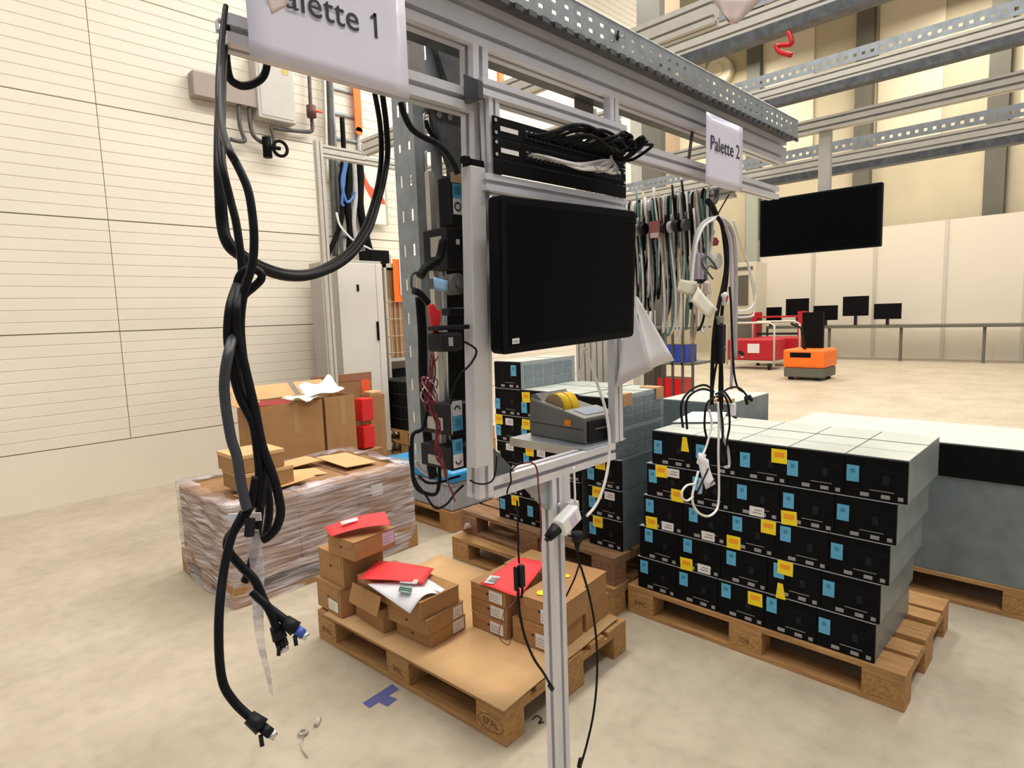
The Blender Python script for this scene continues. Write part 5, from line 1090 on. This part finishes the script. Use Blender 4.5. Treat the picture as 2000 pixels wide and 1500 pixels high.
MB().box(0,-.8,.25,.8,0,.62).build('hood',mat('truck_orange',(.90,.17,.01),.4),t,.05); MB().box(0.02,-.78,.06,.78,-.02,.2495).build('chassis',COLM,t,.02); MB().cyl((.1,-.7,.05),(.1,-.62,.05),.05,10).cyl((.7,-.7,.05),(.7,-.62,.05),.05,10).cyl((.1,-.18,.05),(.1,-.1,.05),.05,10).cyl((.7,-.18,.05),(.7,-.1,.05),.05,10).build('wheel',BLK,t); MB().box(.5,-.6,.62,.6,-.2,1.35).build('mast',BLKM,t); MB().box(-.002,-.55,.46,-.0002,-.15,.56).build('dark_panel',BLKM,t)
MB().tube([(.1,-.4,.62),(-.1,-.4,1.05),(-.1,-.2,1.15)],.03,6).build('tiller',BLK,t)
# racks/trolley tubes seen between the hanging cords
t=thing('tube_rack','wire rack with blue and white parts behind the hanging cords','rack',(7.0,(7.0000,3.7585,0.6344)[1],0))
a=(7.0000,4.5968,0.5937); w_=a[1]-t.location.y
for k in range(7): MB().box(0,k*w_/6-.012,0,.03,k*w_/6+.012,1.9).build('upright',PIPE,t)
for k,zz in enumerate((.35,.8,1.25)): MB().box(0,0,zz,.5,w_,zz+.03).build('shelf_board',COLM,t)
MB().box(.02,.10,.83,.30,.45,1.05).build('blue_bin',mat('bin_blue',(.02,.05,.35),.5),t); MB().box(.02,.6,.83,.3,1.0,1.12).build('grey_bin',CRATE,t); MB().box(.02,1.1,1.28,.3,1.5,1.6).build('carton',CARD,t); MB().box(.02,.15,.38,.3,.5,.62).build('red_bin',RED,t); MB().box(.02,.7,1.28,.3,.95,1.5).build('white_part',WHT,t)

# ------------------------------------------------------------------ foreground cables at the left
cable('network_cable','thick black cable, front strand of the left foreground bundle',[(0.4370,1.0480,2.0033),(0.4043,0.9901,1.9262),(0.3404,0.8507,1.8138),(0.2939,0.7411,1.7283),(0.2627,0.6498,1.6763),(0.2669,0.6431,1.6607),(0.2722,0.6336,1.6347),(0.2726,0.6282,1.6038),(0.2707,0.6261,1.5781),(0.2671,0.6265,1.5577),(0.2606,0.6298,1.5374),(0.2556,0.6316,1.5170),(0.2523,0.6309,1.4915),(0.2514,0.6260,1.4555),(0.2528,0.6189,1.4194),(0.2546,0.6121,1.3884),(0.2556,0.6070,1.3626),(0.2510,0.6068,1.3319),(0.2461,0.6077,1.3064),(0.2413,0.6085,1.2809),(0.2343,0.6115,1.2555),(0.2293,0.6145,1.2423)],.0042,RUB)
cable('network_cable','black cable outermost at the left of the photo, vertical strand',[(0.4290,1.0263,1.9962),(0.3989,0.9806,1.9216),(0.3390,0.8522,1.8139),(0.2968,0.7529,1.7316),(0.2733,0.6955,1.6715),(0.2755,0.6872,1.6331),(0.2773,0.6810,1.6056),(0.2766,0.6747,1.5618),(0.2731,0.6740,1.5345),(0.2672,0.6757,1.5074),(0.2649,0.6709,1.4637),(0.2656,0.6642,1.4253),(0.2683,0.6561,1.3923),(0.2696,0.6496,1.3593),(0.2714,0.6435,1.3318),(0.2708,0.6396,1.3044),(0.2670,0.6400,1.2827),(0.2634,0.6416,1.2697)],.0042,RUB)
cable('network_cable','black cable forming a bend out to the right low in the bundle',[(0.2576,0.6400,1.5379),(0.2439,0.6148,1.5167),(0.2418,0.6137,1.4968),(0.2428,0.6088,1.4719),(0.2446,0.6022,1.4419),(0.2464,0.5956,1.4119),(0.2475,0.5897,1.3820),(0.2512,0.5819,1.3569),(0.2533,0.5766,1.3368),(0.2534,0.5734,1.3169),(0.2490,0.5754,1.3022),(0.2425,0.5806,1.2935),(0.2387,0.5840,1.2907)],.0044,RUB)
cable('network_cable','black cable loop bulging right at the middle of the bundle',[(0.2596,0.6555,1.5125),(0.2657,0.6518,1.5281),(0.2750,0.6440,1.5383),(0.2811,0.6391,1.5460),(0.2810,0.6403,1.5529),(0.2761,0.6457,1.5563),(0.2692,0.6525,1.5545),(0.2636,0.6565,1.5442),(0.2587,0.6573,1.5178),(0.2557,0.6569,1.4967)],.0044,RUB)
cable('network_cable','black cable leaving the left edge and running down left of the bundle',[(0.2582,0.6467,1.5383),(0.2397,0.6191,1.5169),(0.2352,0.6189,1.4872),(0.2353,0.6140,1.4573),(0.2373,0.6081,1.4323),(0.2406,0.6023,1.4172),(0.2440,0.5965,1.4021),(0.2442,0.5923,1.3771),(0.2430,0.5895,1.3523),(0.2385,0.5893,1.3226)],.0050,RUB)
cable('network_cable','thick dark cable crossing low left toward the wrapped load',[(0.2499,0.6342,1.4967),(0.2259,0.5975,1.4732),(0.2197,0.5984,1.4398),(0.2193,0.5919,1.3965),(0.2214,0.5867,1.3771),(0.2216,0.5827,1.3530),(0.2227,0.5781,1.3313),(0.2235,0.5764,1.3260)],.0050,mat('dark_grey_cable',(.035,.037,.045),.4))
t=thing('cable_plug','black connector hanging under the low left dark cable','plug',(0.2232,0.5741,1.3096)); MB().rbox((0,0,0),(.008,.008,.018),.7,0,.3).build('plug',BLK,t,.002)
t=thing('white_tag','white label wrapped round the cables low at the left edge','label',(0.2322,0.6080,1.3100)); MB().rbox((0,0,0),(.032,.002,.008),-.78).build('tag',PAPER,t)
cable('black_loop','front strand of the large black cable loop hanging from the sign',[(0.7964,1.1463,1.9827),(0.7956,1.1364,1.9153),(0.7851,1.1219,1.8476),(0.7445,1.0812,1.7828),(0.7005,1.0445,1.7224),(0.6397,0.9826,1.6664),(0.5793,0.9359,1.6195),(0.5182,0.8926,1.5882),(0.4482,0.8456,1.5674),(0.3890,0.8044,1.5619),(0.3350,0.7596,1.5672),(0.2938,0.7171,1.5771),(0.2772,0.7070,1.5877),(0.2746,0.7130,1.6093),(0.2766,0.7164,1.6431),(0.2887,0.7408,1.6936),(0.3377,0.8493,1.7873),(0.4298,1.0519,1.9372),(0.4376,1.0456,1.9918)],.0062,RUB)
cable('black_loop','rear strand of the large black cable loop hanging from the sign',[(0.7789,1.1502,1.9861),(0.7864,1.1458,1.9158),(0.7820,1.1399,1.8507),(0.7490,1.1060,1.7877),(0.7057,1.0684,1.7264),(0.6445,1.0069,1.6697),(0.5864,0.9584,1.6255),(0.5246,0.9158,1.5952),(0.4565,0.8668,1.5735),(0.3979,0.8251,1.5684),(0.3443,0.7799,1.5735),(0.3026,0.7378,1.5829),(0.2851,0.7289,1.5961),(0.2841,0.7334,1.6183),(0.2861,0.7370,1.6531),(0.2982,0.7607,1.6991),(0.3476,0.8691,1.7945),(0.4310,1.0508,1.9372),(0.4424,1.0488,1.9975)],.0056,RUB)
cable('black_loop','black cable hooked in front of the sign above the conduits',[(0.5434,1.1254,2.0233),(0.5412,1.1265,1.9897),(0.5377,1.1325,1.9596),(0.5308,1.1369,1.9441),(0.5161,1.1355,1.9314),(0.5020,1.1342,1.9234),(0.4861,1.1356,1.9210),(0.4718,1.1375,1.9320),(0.4655,1.1285,1.9702),(0.4694,1.1254,2.0205)],.007,RUB)
cable('network_cable','black network cable with a blue plug hanging at the lower left',[(0.2382,0.5874,1.3536),(0.2291,0.5851,1.3258),(0.2181,0.5931,1.3067),(0.2152,0.6083,1.2938),(0.2139,0.6077,1.2814),(0.2207,0.5983,1.2662),(0.2282,0.5887,1.2533),(0.2319,0.5826,1.2382),(0.2343,0.5784,1.2271),(0.2388,0.5727,1.2204),(0.2460,0.5641,1.2116)],.0042,RUB)
cable('network_cable','short black cable crossing the blue plug cable',[(0.2240,0.5842,1.2432),(0.2278,0.5793,1.2365),(0.2323,0.5736,1.2294),(0.2353,0.5688,1.2179),(0.2369,0.5653,1.2065)],.0040,RUB)
cable('network_cable','black network cable entering low from the left edge',[(0.2225,0.5840,1.3227),(0.2082,0.5810,1.3023),(0.1960,0.5744,1.2733),(0.1844,0.5598,1.2431),(0.1807,0.5578,1.2068),(0.1806,0.5539,1.1816),(0.1852,0.5468,1.1663),(0.1914,0.5387,1.1551),(0.1954,0.5339,1.1499)],.0040,RUB)
for k,(lab,pa,pb,m1) in enumerate((('black plug with a blue and clear tip at the lower left',(0.2453,0.5648,1.2117),(0.2589,0.5482,1.1941),BLUU),('black plug with a clear tip beside the blue one',(0.2385,0.5709,1.2070),(0.2422,0.5632,1.1819),STEEL),('black network plug with a metal tip at the bottom left corner',(0.1936,0.5359,1.1513),(0.2083,0.5180,1.1323),STEEL))):
    t=thing('network_plug',lab,'plug',pa); d=Vector(pb)-Vector(pa); 
    e1=d*.5; e2=d
    MB().tube([(0,0,0),tuple(e1)],.0060,8,.0075).build('boot',BLK,t); MB().tube([tuple(e1*1.01),tuple(d*.82)],.0062,4).build('housing',m1 if k==0 else BLK,t); MB().tube([tuple(d*.825),tuple(d)],.0055,4,.0045).build('tip',STEEL,t)
    MB().tube([tuple(e1+Vector((-.003,-.003,-.004))),tuple(d*.62+Vector((-.006,-.006,-.010)))],.002,5).build('latch',BLK,t)
t=tag(MB().sheet(grid4((0.2253,0.5996,1.3033),(0.2366,0.5877,1.3003),(0.2357,0.5888,1.1216),(0.2332,0.5920,1.1258),14,3,lambda u,v:(.004*math.sin(8*v),.004*math.sin(8*v),0)),.0005).build('clear_strap',FILMC),'translucent plastic strip hanging down at the lower left','plastic strip')
